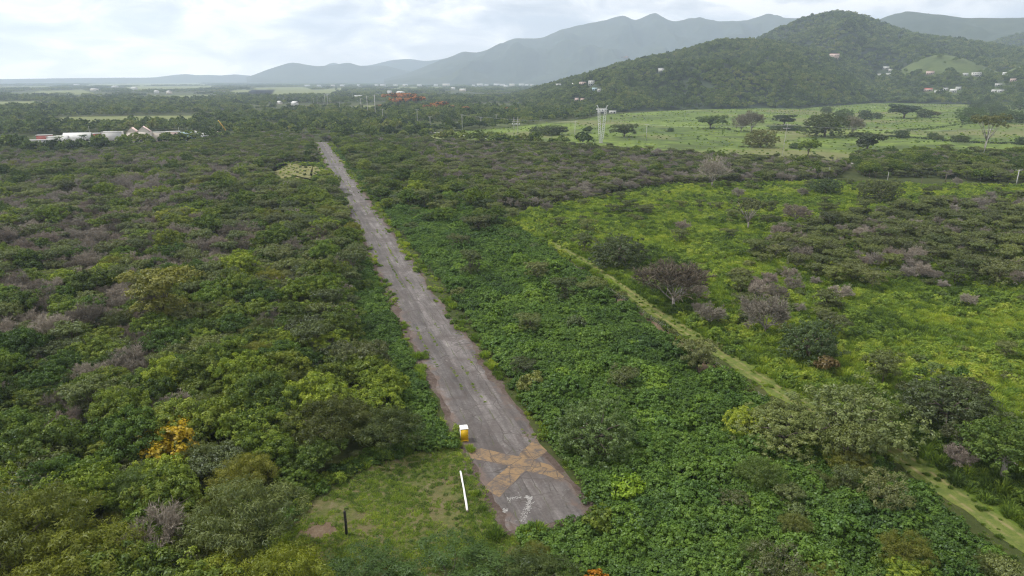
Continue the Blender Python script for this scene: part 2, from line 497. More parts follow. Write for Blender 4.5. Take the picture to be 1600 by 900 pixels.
def ribbon(name, pts, half_l, half_r, mat, z, step=2.0, rough=0.3, cols=6, seed=0.0):
    """a strip along a ground line; its UV map 'metres' runs across and along"""
    P = [Vector((p[0], p[1], 0)) for p in pts]
    seg = [(P[i + 1] - P[i]).length for i in range(len(P) - 1)]
    tot = sum(seg); n = max(2, int(tot / step))
    def at(s):
        i = 0
        while i < len(seg) - 1 and s > seg[i]:
            s -= seg[i]; i += 1
        return P[i].lerp(P[i + 1], min(1, s / seg[i]))
    cs = [at(tot * i / n) for i in range(n + 1)]
    for _ in range(3 if len(P) > 2 else 0):
        cs = [cs[0]] + [(cs[i - 1] + cs[i] * 2 + cs[i + 1]) / 4 for i in range(1, n)] + [cs[-1]]
    V = []; UV = []
    for i, c in enumerate(cs):
        d = (cs[min(i + 1, n)] - cs[max(i - 1, 0)]).normalized()
        r = Vector((d.y, -d.x, 0)); s = tot * i / n
        wl = half_l + rough * mnoise.fractal(Vector((s * 0.13, 7.7 + seed, 0)), 0.8, 2.0, 6)
        wr = half_r + rough * mnoise.fractal(Vector((s * 0.13, 21.3 + seed, 0)), 0.8, 2.0, 6)
        for j in range(cols + 1):
            a = -wl + (wl + wr) * j / cols
            V.append((*(c + r * a)[:2], z)); UV.append((a, s))
    Fa = [(i * (cols + 1) + j, i * (cols + 1) + j + 1, (i + 1) * (cols + 1) + j + 1, (i + 1) * (cols + 1) + j) for i in range(n) for j in range(cols)]
    g = geo(V, Fa)
    me = to_mesh(name, g, [mat])
    uvl = me.uv_layers.new(name='metres')
    uvl.data.foreach_set('uv', np.array(UV, np.float32)[g['f'].ravel()].ravel())
    return obj(name, me)


def sheet(name, pts, mat, z, jag=0.4, step=2.0, seed=0.0):
    """a flat patch with an uneven outline"""
    P = [Vector((*p[:2], 0)) for p in pts]
    ring = []
    for i in range(len(P)):
        a, b = P[i], P[(i + 1) % len(P)]
        n = max(1, min(80, int((b - a).length / step)))
        ring += [a.lerp(b, j / n) for j in range(n)]
    out = [p + Vector((mnoise.noise(Vector((p.x, p.y, seed)) * 0.35), mnoise.noise(Vector((p.x, p.y, seed + 9)) * 0.35), 0)) * jag for p in ring]
    me = bpy.data.meshes.new(name)
    me.from_pydata([(p.x, p.y, z) for p in out], [], [list(range(len(out)))])
    me.materials.append(mat); me.update()
    if me.polygons[0].normal.z < 0: me.flip_normals()
    return obj(name, me)


def structure(o, label, cat):
    return tag(o, label, cat, kind='structure')


def build_ground():
    rings = [0.0] + [20 * 1.22 ** i for i in range(60)]
    rings = [r for r in rings if r < 13400] + [13400]
    n = 96
    V = [(r * math.cos(2 * math.pi * j / n), r * math.sin(2 * math.pi * j / n), 0) for r in rings[1:] for j in range(n)]
    Fa = [(i * n + j, i * n + (j + 1) % n, (i + 1) * n + (j + 1) % n, (i + 1) * n + j) for i in range(len(rings) - 2) for j in range(n)]
    g = geo(V, [f[::-1] for f in Fa])
    c = geo([(0, 0, 0)] + V[:n], [(0, 1 + 2 * j, 2 + 2 * j, 1 + (2 * j + 2) % n) for j in range(n // 2)])
    g = merge([g, c])
    o = obj('ground', to_mesh('ground', g, [M_GROUND]))
    structure(o, 'flat scrubby plain of dark undergrowth and earth reaching the horizon', 'ground')


build_ground()

RW_N = (G(783, 830) + G(925, 797)) / 2
RW_F = (G(490, 222) + G(515, 222)) / 2
RW_D = (RW_F - RW_N).normalized(); RW_R = Vector((RW_D.y, -RW_D.x, 0))
RW_LEN = (RW_F - RW_N).length
RW_W = 5.3
# the near end is cut square to the sight line of the photograph, the far end fades into scrub
verge = ribbon('verge', [RW_N - RW_D * 1.5, RW_F], RW_W + 1.5, RW_W + 0.5, M_VERGE, 0.02, 3, 1.6, 4, 3.0)
structure(verge, 'reddish gravelly verge showing along both edges of the runway', 'verge')
runway = ribbon('runway', [RW_N - RW_D * 0.6, RW_F], RW_W, RW_W, M_RUNWAY, 0.035, 0.8, 1.1, 8, 1.0)
structure(runway, 'abandoned grey asphalt airstrip, cracked and patched, running into the scrub', 'runway')


def on_runway(pts):
    return [G(*p) for p in pts]


def zp(x, y):
    return (690 + x / 4.736, 650 + y / 4.736)


cross_a = sheet('runway_marking', on_runway([zp(310, 540), zp(425, 605), zp(520, 510), zp(625, 408), zp(690, 330), zp(775, 262), zp(700, 172), zp(600, 250), zp(565, 312), zp(440, 415)]), M_CROSS, 0.043, 0.35, 0.22, 1.0)
structure(cross_a, 'faded yellow brown bar of the closed runway cross, leaning to the right', 'marking')
cross_b = sheet('runway_marking', on_runway([zp(203, 238), zp(300, 240), zp(430, 275), zp(575, 305), zp(680, 335), zp(800, 360), zp(905, 448), zp(890, 480), zp(770, 440), zp(640, 412), zp(480, 362), zp(350, 345), zp(215, 312)]), M_CROSS, 0.039, 0.35, 0.22, 2.0)
structure(cross_b, 'faded yellow brown bar of the closed runway cross, crossing under the other', 'marking')


def paint_flecks():
    V = []; Fa = []
    def fleck(x, y, r):
        n = 8; o = len(V)
        ph = RNG.uniform(0, 6); zz = 0.047 + 0.0001 * (len(Fa) / 4)
        p = []
        for i in range(n):
            a = 2 * math.pi * i / n
            q = r * RNG.uniform(0.5, 1.25)
            p.append((x + math.cos(a + ph) * q, y + math.sin(a + ph) * q * 0.9, zz))
        V.extend([(x, y, zz)] + p)
        for i in range(0, n, 2):
            Fa.append((o, o + 1 + i, o + 2 + i, o + 1 + (i + 2) % n))
    def stroke(a, b, w, n, r):
        A, B = G(*zp(*a)), G(*zp(*b))
        d = (B - A).normalized(); s = Vector((-d.y, d.x, 0))
        for _ in range(n * 2):
            p = A.lerp(B, RNG.random()) + s * RNG.gauss(0, w)
            fleck(p.x, p.y, r * RNG.uniform(0.2, 0.85))
    stroke((485, 612), (590, 602), 0.16, 34, 0.11)
    stroke((505, 640), (485, 600), 0.15, 14, 0.10)
    stroke((620, 600), (668, 618), 0.28, 44, 0.17)
    stroke((655, 630), (635, 690), 0.20, 30, 0.16)
    stroke((640, 690), (590, 785), 0.22, 46, 0.13)
    stroke((455, 703), (490, 706), 0.20, 26, 0.17)
    stroke((890, 550), (975, 545), 0.12, 10, 0.06)
    o = obj('runway_numeral', to_mesh('runway_numeral', geo(V, Fa), [M_WHITEPAINT]))
    structure(o, 'flaked remains of a white runway numeral near the end of the asphalt', 'marking')


paint_flecks()

for i, (x, y, L, W, rot, lab) in enumerate([(497, 232, 3.6, 0.9, 0.1, 'short white bar painted near the far end of the runway'), (511, 253.5, 4.2, 0.7, 0.0, 'white bar painted across the far half of the runway'), (517, 251.5, 1.5, 1.4, 0.4, 'small white square painted beside the far white bar'), (546, 298, 1.4, 1.1, 0.3, 'white paint spot on the asphalt where the strip is narrowest'), (571, 335, 0.8, 0.8, 0.5, 'lone white paint spot halfway along the asphalt'), (544, 290, 3.2, 1.4, 0.2, 'tan patch mended across the runway asphalt')]):
    p = G(x, y)
    c, s = math.cos(rot), math.sin(rot)
    pts = [(p.x + a * L / 2 * c - b * W / 2 * s, p.y + a * L / 2 * s + b * W / 2 * c) for a, b in ((-1, -1), (1, -1), (1, 1), (-1, 1))]
    structure(sheet('paint_mark', pts, M_WHITEPAINT if i < 5 else M_DRY, 0.05, 0.15, 0.4, i), lab, 'marking')

PX_CLEAR = [(440, 850), (462, 806), (515, 758), (600, 720), (690, 698), (730, 700), (785, 832), (830, 842), (810, 890), (640, 925), (480, 910)]
clearing = sheet('grass_clearing', poly(PX_CLEAR), M_CLEAR, 0.010, 1.2, 1.5, 2)
structure(clearing, 'trampled patch of short grass with worn brown spots beside the runway end', 'clearing')
for pts, lab in (([(468, 828), (495, 816), (520, 818), (527, 832), (500, 845), (478, 840)], 'bare reddish soil patch near the dark post'),):
    structure(sheet('bare_patch', poly(pts), M_SOIL, 0.018, 0.9, 0.6, 5), lab, 'soil')
PX_DRY = [(418, 273), (428, 263), (440, 257), (462, 254), (470, 259.5), (491, 257), (500, 266), (489, 276), (497, 283), (468, 281), (452, 288), (438, 279)]
structure(sheet('dry_clearing', poly(PX_DRY), M_DRY, 0.02, 9, 2, 6), 'pale dry grass opening in the scrub left of the far runway', 'clearing')
PX_PASTURE = [(640, 216), (690, 208), (760, 202), (900, 188), (950, 179), (1100, 170), (1255, 167), (1380, 157), (1500, 157), (1620, 150), (1900, 150), (1900, 270), (1600, 268), (1400, 252), (1200, 250), (950, 232), (760, 220)]
structure(sheet('pasture', poly(PX_PASTURE), M_PASTURE, 0.06, 4, 10, 7), 'wide bright green pasture between the scrub and the wooded hill', 'pasture')
PX_MEADOW = [(775, 352), (830, 328), (1040, 290), (1300, 284), (1450, 290), (1950, 296), (2000, 1050), (1700, 930), (1590, 850), (1470, 752), (1370, 690), (1235, 630), (1050, 512), (960, 452), (900, 412)]
structure(sheet('meadow', poly(PX_MEADOW), M_MEADOW, 0.03, 2, 4, 8), 'overgrown green meadow right of the grassy track', 'meadow')
for pts, lab in (([(380, 150), (398, 137), (475, 136), (490, 141), (535, 137), (545, 143), (470, 150)], 'pale yellowish green fields far off in front of the mountains'),
                 ([(60, 197), (95, 183), (300, 181), (330, 188), (250, 196), (120, 200)], 'olive field behind the row of white houses'),
                 ([(30, 151), (60, 142), (130, 141), (150, 147)], 'grey brown field far out on the left plain'),
                 ([(190, 141), (200, 135), (330, 134), (345, 140)], 'pale field strip below the far left hills'),
                 ([(540, 172), (556, 165), (600, 165), (612, 171), (575, 175)], 'small green clearing behind the tall poles'),
                 ([(130, 136), (140, 131), (310, 130), (330, 133)], 'thin pale field on the far left plain'),
                 ([(-40, 139), (-30, 136), (70, 135), (80, 138)], 'faint brownish field at the far left edge'),
                 ([(225, 155), (235, 150), (340, 149), (350, 153), (300, 157)], 'green field behind the village woods'),
                 ([(-60, 168), (-40, 160), (60, 158), (90, 164), (30, 170)], 'dull green field at the left edge behind the village'),
                 ([(420, 160), (430, 156), (480, 155), (488, 159)], 'small light field left of the distant poles'),
                 ([(610, 140), (622, 136), (690, 136), (700, 139)], 'faint green field in front of the far town'),
                 ([(355, 148), (365, 141), (430, 140), (425, 147)], 'yellow green field beyond the left wood')):
    structure(sheet('field', poly(pts), M_FIELD, 0.35, 10, 40, len(pts)), lab, 'field')
structure(ribbon('road', [G(672, 206), G(700, 209), G(735, 213), G(790, 219)], 3.2, 3.2, M_ROAD, 0.10, 4, 0.1, 2), 'pale narrow road at the near edge of the pasture', 'road')
structure(ribbon('road', [G(1160, 246), G(1240, 251), G(1310, 254), G(1450, 263), G(1620, 270), G(1900, 282)], 4.0, 4.0, M_ROAD, 0.10, 4, 0.1, 2), 'grey highway running behind the roadside trees', 'road')
TRACK = [G(845, 372), G(905, 404), (G(960, 440)), G(1010, 478), G(1080, 522), G(1160, 574), G(1250, 630), G(1370, 684), G(1450, 742), G(1520, 792), G(1600, 848), G(1760, 950)]
structure(ribbon('dirt_track', TRACK, 1.9, 1.9, M_TRACK, 0.045, 1.5, 0.7, 8, 4), 'grassy two rut track cutting diagonally across the right side', 'track')
SIDE = [G(985, 440), G(1040, 424), G(1095, 413), G(1145, 403)]
structure(ribbon('footpath', SIDE, 1.4, 1.4, M_TRACK, 0.050, 1.5, 0.5, 4, 6), 'faint path leaving the track towards the dark thicket', 'path')
STRIP = [G(960, 468), G(985, 484), G(1045, 525), G(1085, 558), G(1120, 592)]
structure(ribbon('dirt_strip', STRIP, 1.6, 1.5, M_SOIL, 0.040, 1.2, 1.5, 4, 8), 'bare brown earth strip along the wire fence', 'soil')
structure(sheet('pond', poly([(844, 352), (852, 349), (884, 349), (893, 351.5), (882, 354), (856, 354.5)]), M_POND, 0.06, 2.0, 0.8, 3), 'muddy brown pond at the near corner of the meadow', 'water')

# ------------------------------------------------------------------ hills and mountains


def interp(pts, x):
    xs = [p[0] for p in pts]; ys = [p[1] for p in pts]
    return float(np.interp(x, xs, ys))


def smooth_sil(pts, x):
    return sum(interp(pts, x + o) * w for o, w in ((-9, .15), (-4, .2), (0, .3), (4, .2), (9, .15)))


class Hill:
    """a ridge: foot at distance d0, crest at d1 under the given skyline, back foot at d2"""
    def __init__(s, sil, d0, d1, d2, rough, freq, power=1.0, nx=140, ns=40, seed=0.0, wob=0.0):
        s.nx, s.ns = nx, ns
        x0, x1 = sil[0][0], sil[-1][0]
        V = []
        for i in range(nx + 1):
            px = x0 + (x1 - x0) * i / nx
            sk = smooth_sil(sil, px)
            D0 = d0(px) if callable(d0) else d0
            D1 = d1(px) if callable(d1) else d1
            crest = at_dist(px, sk, D1)
            zc = max(crest.z, 1.0)
            dirn = Vector((crest.x, crest.y, 0)).normalized()
            for j in range(ns + 1):
                q = j / ns * 1.5
                if q <= 1:
                    d = D0 + (D1 - D0) * q
                    pr = (q * q * (3 - 2 * q)) * 0.45 + 0.55 * q ** power
                    z = zc * pr
                else:
                    e = (q - 1) / 0.5
                    d = D1 + (d2 - D1) * e
                    z = zc * (1 - e * e * (3 - 2 * e))
                p = dirn * d
                fx = mnoise.fractal(Vector((p.x, p.y, seed * 77)) * freq, 0.9, 2.1, 5)
                rg = 1 - abs(mnoise.noise(Vector((p.x * 1.0, p.y * 0.45, seed * 31)) * freq * 1.7)) * 2
                env = min(1, q * 4) * (1 - min(1, q) ** 3 * 0.85) if q <= 1 else 0.15
                z += zc * rough * env * (fx * 0.6 + rg * 0.55 - 0.2)
                V.append((p.x, p.y, max(z, -3.0) - 0.5))
        Fa = [(i * (ns + 1) + j, i * (ns + 1) + j + 1, (i + 1) * (ns + 1) + j + 1, (i + 1) * (ns + 1) + j) for i in range(nx) for j in range(ns)]
        s.g = geo(V, [f[::-1] for f in Fa])
        s.V = np.array(V).reshape(nx + 1, ns + 1, 3)
        s.bvh = BVHTree.FromPolygons([Vector(v) for v in V], [tuple(int(a) for a in f) for f in s.g['f']])
    def make(s, name, mat, label, cat):
        me = to_mesh(name, s.g, [mat], True)
        return structure(obj(name, me), label, cat)
    def points(s, per_m2, jmax=None):
        """random points over the slope"""
        A = s.V[:-1, :-1]; B = s.V[1:, :-1]; C = s.V[1:, 1:]; D = s.V[:-1, 1:]
        ar = np.linalg.norm(np.cross(C - A, D - B), axis=2) / 2
        if jmax is not None: ar[:, jmax:] = 0
        n = int(ar.sum() * per_m2)
        k = NR.choice(ar.size, n, p=(ar / ar.sum()).ravel())
        i, j = np.unravel_index(k, ar.shape)
        u = NR.random((n, 1)); v = NR.random((n, 1))
        return (A[i, j] * (1 - u) + B[i, j] * u) * (1 - v) + (D[i, j] * (1 - u) + C[i, j] * u) * v


def ydist(y):
    return math.hypot(*G(800, y)[:2])


base_y = [(800, 160), (930, 177), (1030, 172), (1100, 170), (1200, 167), (1255, 167), (1370, 157), (1480, 156), (1560, 150), (1700, 146)]
H1 = Hill([(800, 152), (850, 138), (890, 128), (930, 116), (960, 106), (1000, 95), (1050, 86), (1100, 73), (1130, 67), (1165, 65), (1220, 71), (1290, 89), (1370, 114), (1440, 134), (1520, 148), (1700, 153)],
          lambda x: ydist(interp(base_y, x)) + 10, lambda x: ydist(interp(base_y, x)) + 650, 2600, 0.50, 0.0036, 0.75, 170, 46, 1.0)
H2 = Hill([(1080, 108), (1130, 84), (1190, 62), (1250, 36), (1290, 25), (1320, 20), (1350, 25), (1400, 46), (1440, 57), (1500, 67), (1560, 76), (1620, 80), (1800, 90)],
          1850, 2950, 4000, 0.46, 0.0026, 1.05, 150, 50, 2.0)
H3 = Hill([(1370, 124), (1400, 112), (1430, 95), (1465, 83), (1500, 88), (1560, 112), (1590, 124)], 1900, 2250, 2700, 0.06, 0.004, 0.9, 60, 26, 3.0)
H4 = Hill([(1540, 130), (1570, 112), (1600, 100), (1700, 86), (1900, 80)], 1850, 2150, 2700, 0.05, 0.004, 0.9, 50, 26, 4.0)
H1.make('wooded_hill', M_MOUNT, 'low near hill covered in woodland behind the pasture', 'hill')
H2.make('wooded_hill', M_MOUNT, 'tall rounded wooded hill standing behind the low near hill', 'hill')
H3.make('grassy_spur', M_HILLGRASS, 'open grassy spur on the right flank of the tall hill', 'hill')
H4.make('grassy_spur', M_HILLGRASS, 'bright grassy slope at the right end above the village', 'hill')
MB = Hill([(600, 123), (640, 113), (700, 90), (724, 79), (745, 83), (775, 72), (800, 60), (850, 57), (900, 42), (940, 33), (972, 28), (992, 35), (1020, 23), (1050, 36), (1065, 38), (1100, 34), (1130, 40), (1160, 35), (1200, 25), (1270, 23), (1320, 30), (1400, 45), (1500, 60)],
          6200, 8300, 10500, 0.50, 0.0014, 1.25, 280, 80, 5.0)
MB.make('mountain_range', M_MOUNT, 'long blue grey mountain range with two sharp peaks behind the hills', 'mountain')
MC = Hill([(1240, 90), (1310, 60), (1350, 40), (1380, 27), (1430, 16), (1470, 16), (1510, 27), (1560, 30), (1600, 28), (1700, 24), (1850, 30)], 4200, 5600, 7500, 0.45, 0.0018, 1.1, 150, 50, 6.0)
MC.make('mountain_range', M_MOUNT, 'broad blue green mountain at the far right edge', 'mountain')
MD = Hill([(1490, 92), (1530, 74), (1565, 62), (1600, 53), (1700, 40), (1850, 40)], 3300, 4100, 5200, 0.25, 0.002, 1.0, 70, 36, 7.0)
MD.make('mountain_spur', M_MOUNT, 'darker hazy spur descending from the right edge behind the tall hill', 'mountain')
MA = Hill([(385, 121), (420, 108), (455, 97), (490, 103), (515, 102), (545, 97), (565, 104), (600, 101), (630, 109), (690, 121)], 8600, 9800, 11500, 0.2, 0.0012, 0.9, 120, 34, 8.0)
MA.make('mountain_range', M_MOUNT, 'low twin humped blue hills left of the long range', 'mountain')
MA2 = Hill([(490, 112), (520, 96), (540, 104), (580, 102), (610, 94), (640, 92), (665, 96), (700, 90), (740, 84), (800, 92)], 10500, 11800, 12900, 0.2, 0.0012, 0.9, 90, 30, 9.0)
MA2.make('mountain_range', M_MOUNT, 'palest most distant ridge showing between the blue hills', 'mountain')
ML = Hill([(-250, 124), (0, 123.5), (150, 121.5), (240, 121), (270, 117), (290, 115.2), (310, 117.5), (325, 116.5), (345, 118), (365, 115.5), (400, 119), (430, 122)], 11000, 12300, 13200, 0.1, 0.001, 0.9, 160, 20, 10.0)
ML.make('far_hills', M_MOUNT, 'thin line of low hills along the left horizon', 'hill')
HILLS = [H1, H2, H3, H4, MB]


def hit(px, py):
    """first slope or ground on the sight line"""
    d = ray(px, py).normalized(); o = Vector((0, 0, CAM_H))
    best = None
    for h in HILLS:
        p, nrm, i, dist = h.bvh.ray_cast(o, d)
        if p is not None and (best is None or dist < best[0]): best = (dist, p)
    if d.z < 0:
        p = G(px, py)
        dist = (p - o).length
        if best is None or dist < best[0]: best = (dist, p)
    return best[1] if best else at_dist(px, py, 2500)


# ------------------------------------------------------------------ plants: one prototype of each kind


def trunk_geo(h, r, limbs, lean=0.2):
    """tapered trunk with limbs reaching into the crown"""
    top = Vector((RNG.uniform(-lean, lean), RNG.uniform(-lean, lean), h))
    mid = Vector((top.x * 0.3 + RNG.uniform(-.12, .12), top.y * 0.3, h * 0.5))
    gs = [tube([(0, 0, -0.2), mid, top], [r * 1.25, r, r * 0.75], 6)]
    for p in limbs:
        p = Vector(p)
        k = mid.lerp(top, RNG.uniform(0.4, 1.0))
        m1 = k.lerp(p, 0.5) + Vector((RNG.uniform(-.25, .25), RNG.uniform(-.25, .25), RNG.uniform(0, .35)))
        gs.append(tube([k, m1, p], [r * 0.55, r * 0.38, r * 0.14], 5))
    return merge(gs)


def lobes_round(R, H, n, flat=0.62):
    out = [(0, 0, H * 0.62, R * 0.62, R * 0.62, H * 0.34)]
    for i in range(n):
        a = 2 * math.pi * i / n + RNG.uniform(-.4, .4)
        d = R * RNG.uniform(0.42, 0.66); s = R * RNG.uniform(0.36, 0.56)
        out.append((math.cos(a) * d, math.sin(a) * d, H * RNG.uniform(0.45, 0.72), s, s * RNG.uniform(.8, 1.2), s * flat))
    return out


def lobes_umbrella(R, H, n):
    out = []
    for i in range(n):
        a = 2 * math.pi * i / n + RNG.uniform(-.5, .5)
        d = R * RNG.uniform(0.25, 0.72); s = R * RNG.uniform(0.3, 0.5)
        out.append((math.cos(a) * d, math.sin(a) * d, H * RNG.uniform(0.72, 0.94), s, s * RNG.uniform(.7, 1.2), s * 0.24))
    return out


def bare_geo(H, R, nl=6, pale=False, dense=1.0, wid=1.0):
    """leafless tree: (trunk with limbs, twigs)"""
    trunk = []; P0 = []; P1 = []; W = []; T = []
    h0 = H * 0.22
    trunk.append(tube([(0, 0, -0.2), (RNG.uniform(-.1, .1), 0.05, h0)], [0.16, 0.11], 6))
    def grow(p, d, L, r, lvl):
        q = p + d * L * RNG.uniform(0.75, 1.2)
        if lvl <= 1:
            m = p.lerp(q, 0.5) + Vector((RNG.uniform(-.12, .12), RNG.uniform(-.12, .12), 0.05)) * L
            trunk.append(tube([p, m, q], [r, r * 0.75, r * 0.5], 4))
        else:
            P0.append(p); P1.append(q); W.append(r * wid); T.append(RNG.random())
        if lvl == 4: return
        n = {0: 4, 1: 5, 2: 5, 3: int(5 * dense)}[lvl]
        for i in range(n):
            dd = (d + Vector((RNG.gauss(0, .55), RNG.gauss(0, .55), RNG.gauss(0.12, .35)))).normalized()
            grow(p.lerp(q, RNG.uniform(0.45, 1.0)), dd, L * RNG.uniform(0.55, 0.75), r * 0.52, lvl + 1)
    for i in range(nl):
        a = 2 * math.pi * i / nl + RNG.uniform(-.3, .3)
        tilt = RNG.uniform(0.35, 1.0)
        d = Vector((math.cos(a) * tilt * R / H * 1.6, math.sin(a) * tilt * R / H * 1.6, 1)).normalized()
        grow(Vector((0, 0, h0 * RNG.uniform(0.6, 1))), d, H * 0.34, 0.07, 0)
    a = np.array(P0); b = np.array(P1)
    d = b - a
    s = unit(np.cross(d, NR.normal(size=d.shape)))
    w = np.maximum(np.array(W), 0.011 * wid)[:, None]
    V = np.stack([a - s * w, b - s * w * 0.5, b + s * w * 0.5, a + s * w], 1).reshape(-1, 3)
    return merge(trunk), geo(V, np.arange(len(V)).reshape(-1, 4), np.array(T))


class Proto:
    """meshes of one plant: its parts by name, and the whole as one unlinked object for the massed stand"""
    def __init__(s, name, parts):
        s.name = name
        s.parts = {k: to_mesh(k, g, [m]) for k, (g, m) in parts.items()}
        s.whole = bpy.data.objects.new(name + '_stand', to_mesh(name + '_stand', merge([set_mat(g, i) for i, (g, m) in enumerate(parts.values())]), [m for g, m in parts.values()]))


KINDS = {}


def build_kinds():
    K = KINDS
    K['broadleaf_tree'] = []
    for i in range(7):
        R, H = RNG.uniform(3.1, 4.2), RNG.uniform(4.8, 6.6)
        lb = lobes_round(R, H, RNG.randint(5, 8), 0.7)
        c = crown(lb, 180, 64, 0.50, 0.12, 0.6, -0.3)
        K['broadleaf_tree'].append(Proto('broadleaf_tree', {'trunk': (trunk_geo(H * 0.42, 0.16, [l[:3] for l in lb]), M_BARK), 'crown': (c, M_BROAD)}))
    K['feathery_tree'] = []
    for i in range(4):
        R, H = RNG.uniform(3.0, 3.9), RNG.uniform(4.5, 5.8)
        lb = lobes_round(R, H, RNG.randint(6, 9), 0.75)
        c = crown(lb, 210, 90, 0.52, 0.105, 0.22, -0.4, 0.5, 0.25, None, True)
        K['feathery_tree'].append(Proto('feathery_tree', {'trunk': (trunk_geo(H * 0.4, 0.13, [l[:3] for l in lb]), M_BARK), 'crown': (c, M_FEATHER)}))
    K['thorn_tree'] = []
    for i in range(6):
        R, H = RNG.uniform(3.0, 4.2), RNG.uniform(4.2, 5.6)
        lb = lobes_umbrella(R, H, RNG.randint(7, 10)) + lobes_round(R * 0.8, H * 0.75, 4, 0.4)[1:]
        c = crown(lb, 150, 42, 0.50, 0.145, 0.42, -0.25, 0.6, 0.5)
        K['thorn_tree'].append(Proto('thorn_tree', {'trunk': (trunk_geo(H * 0.42, 0.13, [l[:3] for l in lb]), M_BARK), 'crown': (c, M_THORN)}))
    K['bare_tree'] = []
    for i in range(5):
        t, b = bare_geo(RNG.uniform(4.6, 5.8), RNG.uniform(3.6, 4.8), RNG.randint(8, 10), wid=2.0, dense=1.3)
        K['bare_tree'].append(Proto('bare_tree', {'trunk': (t, M_PALEBARK), 'twigs': (b, M_TWIG)}))
    K['shrub'] = []
    for i in range(4):
        R, H = RNG.uniform(1.3, 1.8), RNG.uniform(1.6, 2.3)
        lb = lobes_round(R, H, 5, 0.8)
        c = crown(lb, 55, 30, 0.42, 0.16, 0.5, -0.6)
        K['shrub'].append(Proto('shrub', {'foliage': (c, M_THORN if i % 2 else M_BROAD)}))
    K['vine_covered_bush'] = []
    for i in range(5):
        R, H = RNG.uniform(1.9, 2.8), RNG.uniform(1.9, 3.0)
        lb = [(0, 0, H * 0.4, R, R * RNG.uniform(.7, 1), H * 0.58)] + [(RNG.uniform(-.6, .6) * R, RNG.uniform(-.6, .6) * R, H * 0.5, R * .5, R * .5, H * .45) for _ in range(3)]
        c = crown(lb, 120, 34, 0.38, 0.125, 0.75, -0.3, 0.9, 0.5)
        K['vine_covered_bush'].append(Proto('vine_covered_bush', {'foliage': (c, M_VINE)}))
    K['vine'] = []
    for i in range(4):
        R = 1.35
        lb = [(RNG.uniform(-.5, .5), RNG.uniform(-.5, .5), 0.25, R * RNG.uniform(.5, .9), R * RNG.uniform(.5, .9), RNG.uniform(.45, 1.0)) for _ in range(3)]
        c = crown(lb, 52, 22, 0.28, 0.11, 0.8, 0.0, 0.9, 0.6)
        K['vine'].append(Proto('vine', {'foliage': (c, M_VINE)}))
    K['grass'] = []
    for i in range(4):
        N = 190
        a = NR.uniform(0, 2 * np.pi, N); r = np.sqrt(NR.random(N)) * 0.8
        h = NR.uniform(0.45, 1.15, N) * (1.1 - r * 0.5)
        base = np.stack([np.cos(a) * r, np.sin(a) * r, np.zeros(N)], 1)
        out = np.stack([np.cos(a) * NR.uniform(.1, .55, N), np.sin(a) * NR.uniform(.1, .55, N), np.zeros(N)], 1) + NR.normal(size=(N, 3)) * [.14, .14, 0]
        side = np.stack([-np.sin(a + NR.normal(size=N)), np.cos(a + NR.normal(size=N)), np.zeros(N)], 1) * NR.uniform(.035, .075, (N, 1))
        mid = base + out * 0.35 + np.array([0, 0, 1]) * h[:, None] * 0.72
        tip = base + out * 1.1 + np.array([0, 0, 1]) * h[:, None]
        V = np.stack([base, mid - side, tip, mid + side], 1).reshape(-1, 3)
        K['grass'].append(Proto('grass', {'blades': (geo(V, np.arange(4 * N).reshape(N, 4), np.clip(NR.normal(0.5, 0.25, N), 0, 1)), M_GRASS)}))
    K['weed'] = []
    for i in range(4):
        lb = [(RNG.uniform(-.5, .5), RNG.uniform(-.5, .5), 0.3, RNG.uniform(.5, .9), RNG.uniform(.5, .9), RNG.uniform(.5, 1.1)) for _ in range(3)]
        c = crown(lb, 40, 24, 0.30, 0.13, 0.45, -0.1, 0.8, 0.5)
        K['weed'].append(Proto('weed', {'foliage': (c, M_GRASS)}))
    K['short_grass'] = []
    for i in range(2):
        N = 70
        a = NR.uniform(0, 2 * np.pi, N); r = np.sqrt(NR.random(N)) * 0.35
        h = NR.uniform(0.06, 0.22, N)
        base = np.stack([np.cos(a) * r, np.sin(a) * r, np.zeros(N)], 1)
        tip = base + NR.normal(size=(N, 3)) * [.10, .10, 0] + np.array([0, 0, 1]) * h[:, None]
        side = unit(NR.normal(size=(N, 3)) * [1, 1, 0]) * 0.03
        V = np.stack([base - side, tip, tip + side * .3, base + side], 1).reshape(-1, 3)
        K['short_grass'].append(Proto('short_grass', {'blades': (geo(V, np.arange(4 * N).reshape(N, 4), NR.random(N)), M_GRASS)}))
    K['distant_tree'] = []
    for i in range(6):
        R, H = RNG.uniform(3.4, 5.2), RNG.uniform(5.5, 9.0)
        lb = lobes_round(R, H, 5, 0.75)
        c = crown(lb, 44, 9, 0.9, 0.62, 0.75, -0.5, 0.7, 0.5)
        K['distant_tree'].append(Proto('distant_tree', {'crown': (c, M_FAR)}))
    K['grove'] = []
    for i in range(4):
        gs = []
        for _ in range(22):
            R, H = RNG.uniform(3.5, 6), RNG.uniform(5.5, 10)
            c = crown(lobes_round(R, H, 4, 0.75), 22, 5, 1.1, 1.1, 0.8, -0.5, 0.7, 0.5)
            gs.append(moved(c, (RNG.gauss(0, 16), RNG.gauss(0, 11), 0)))
        K['grove'].append(Proto('grove', {'crown': (merge(gs), M_FAR)}))


build_kinds()


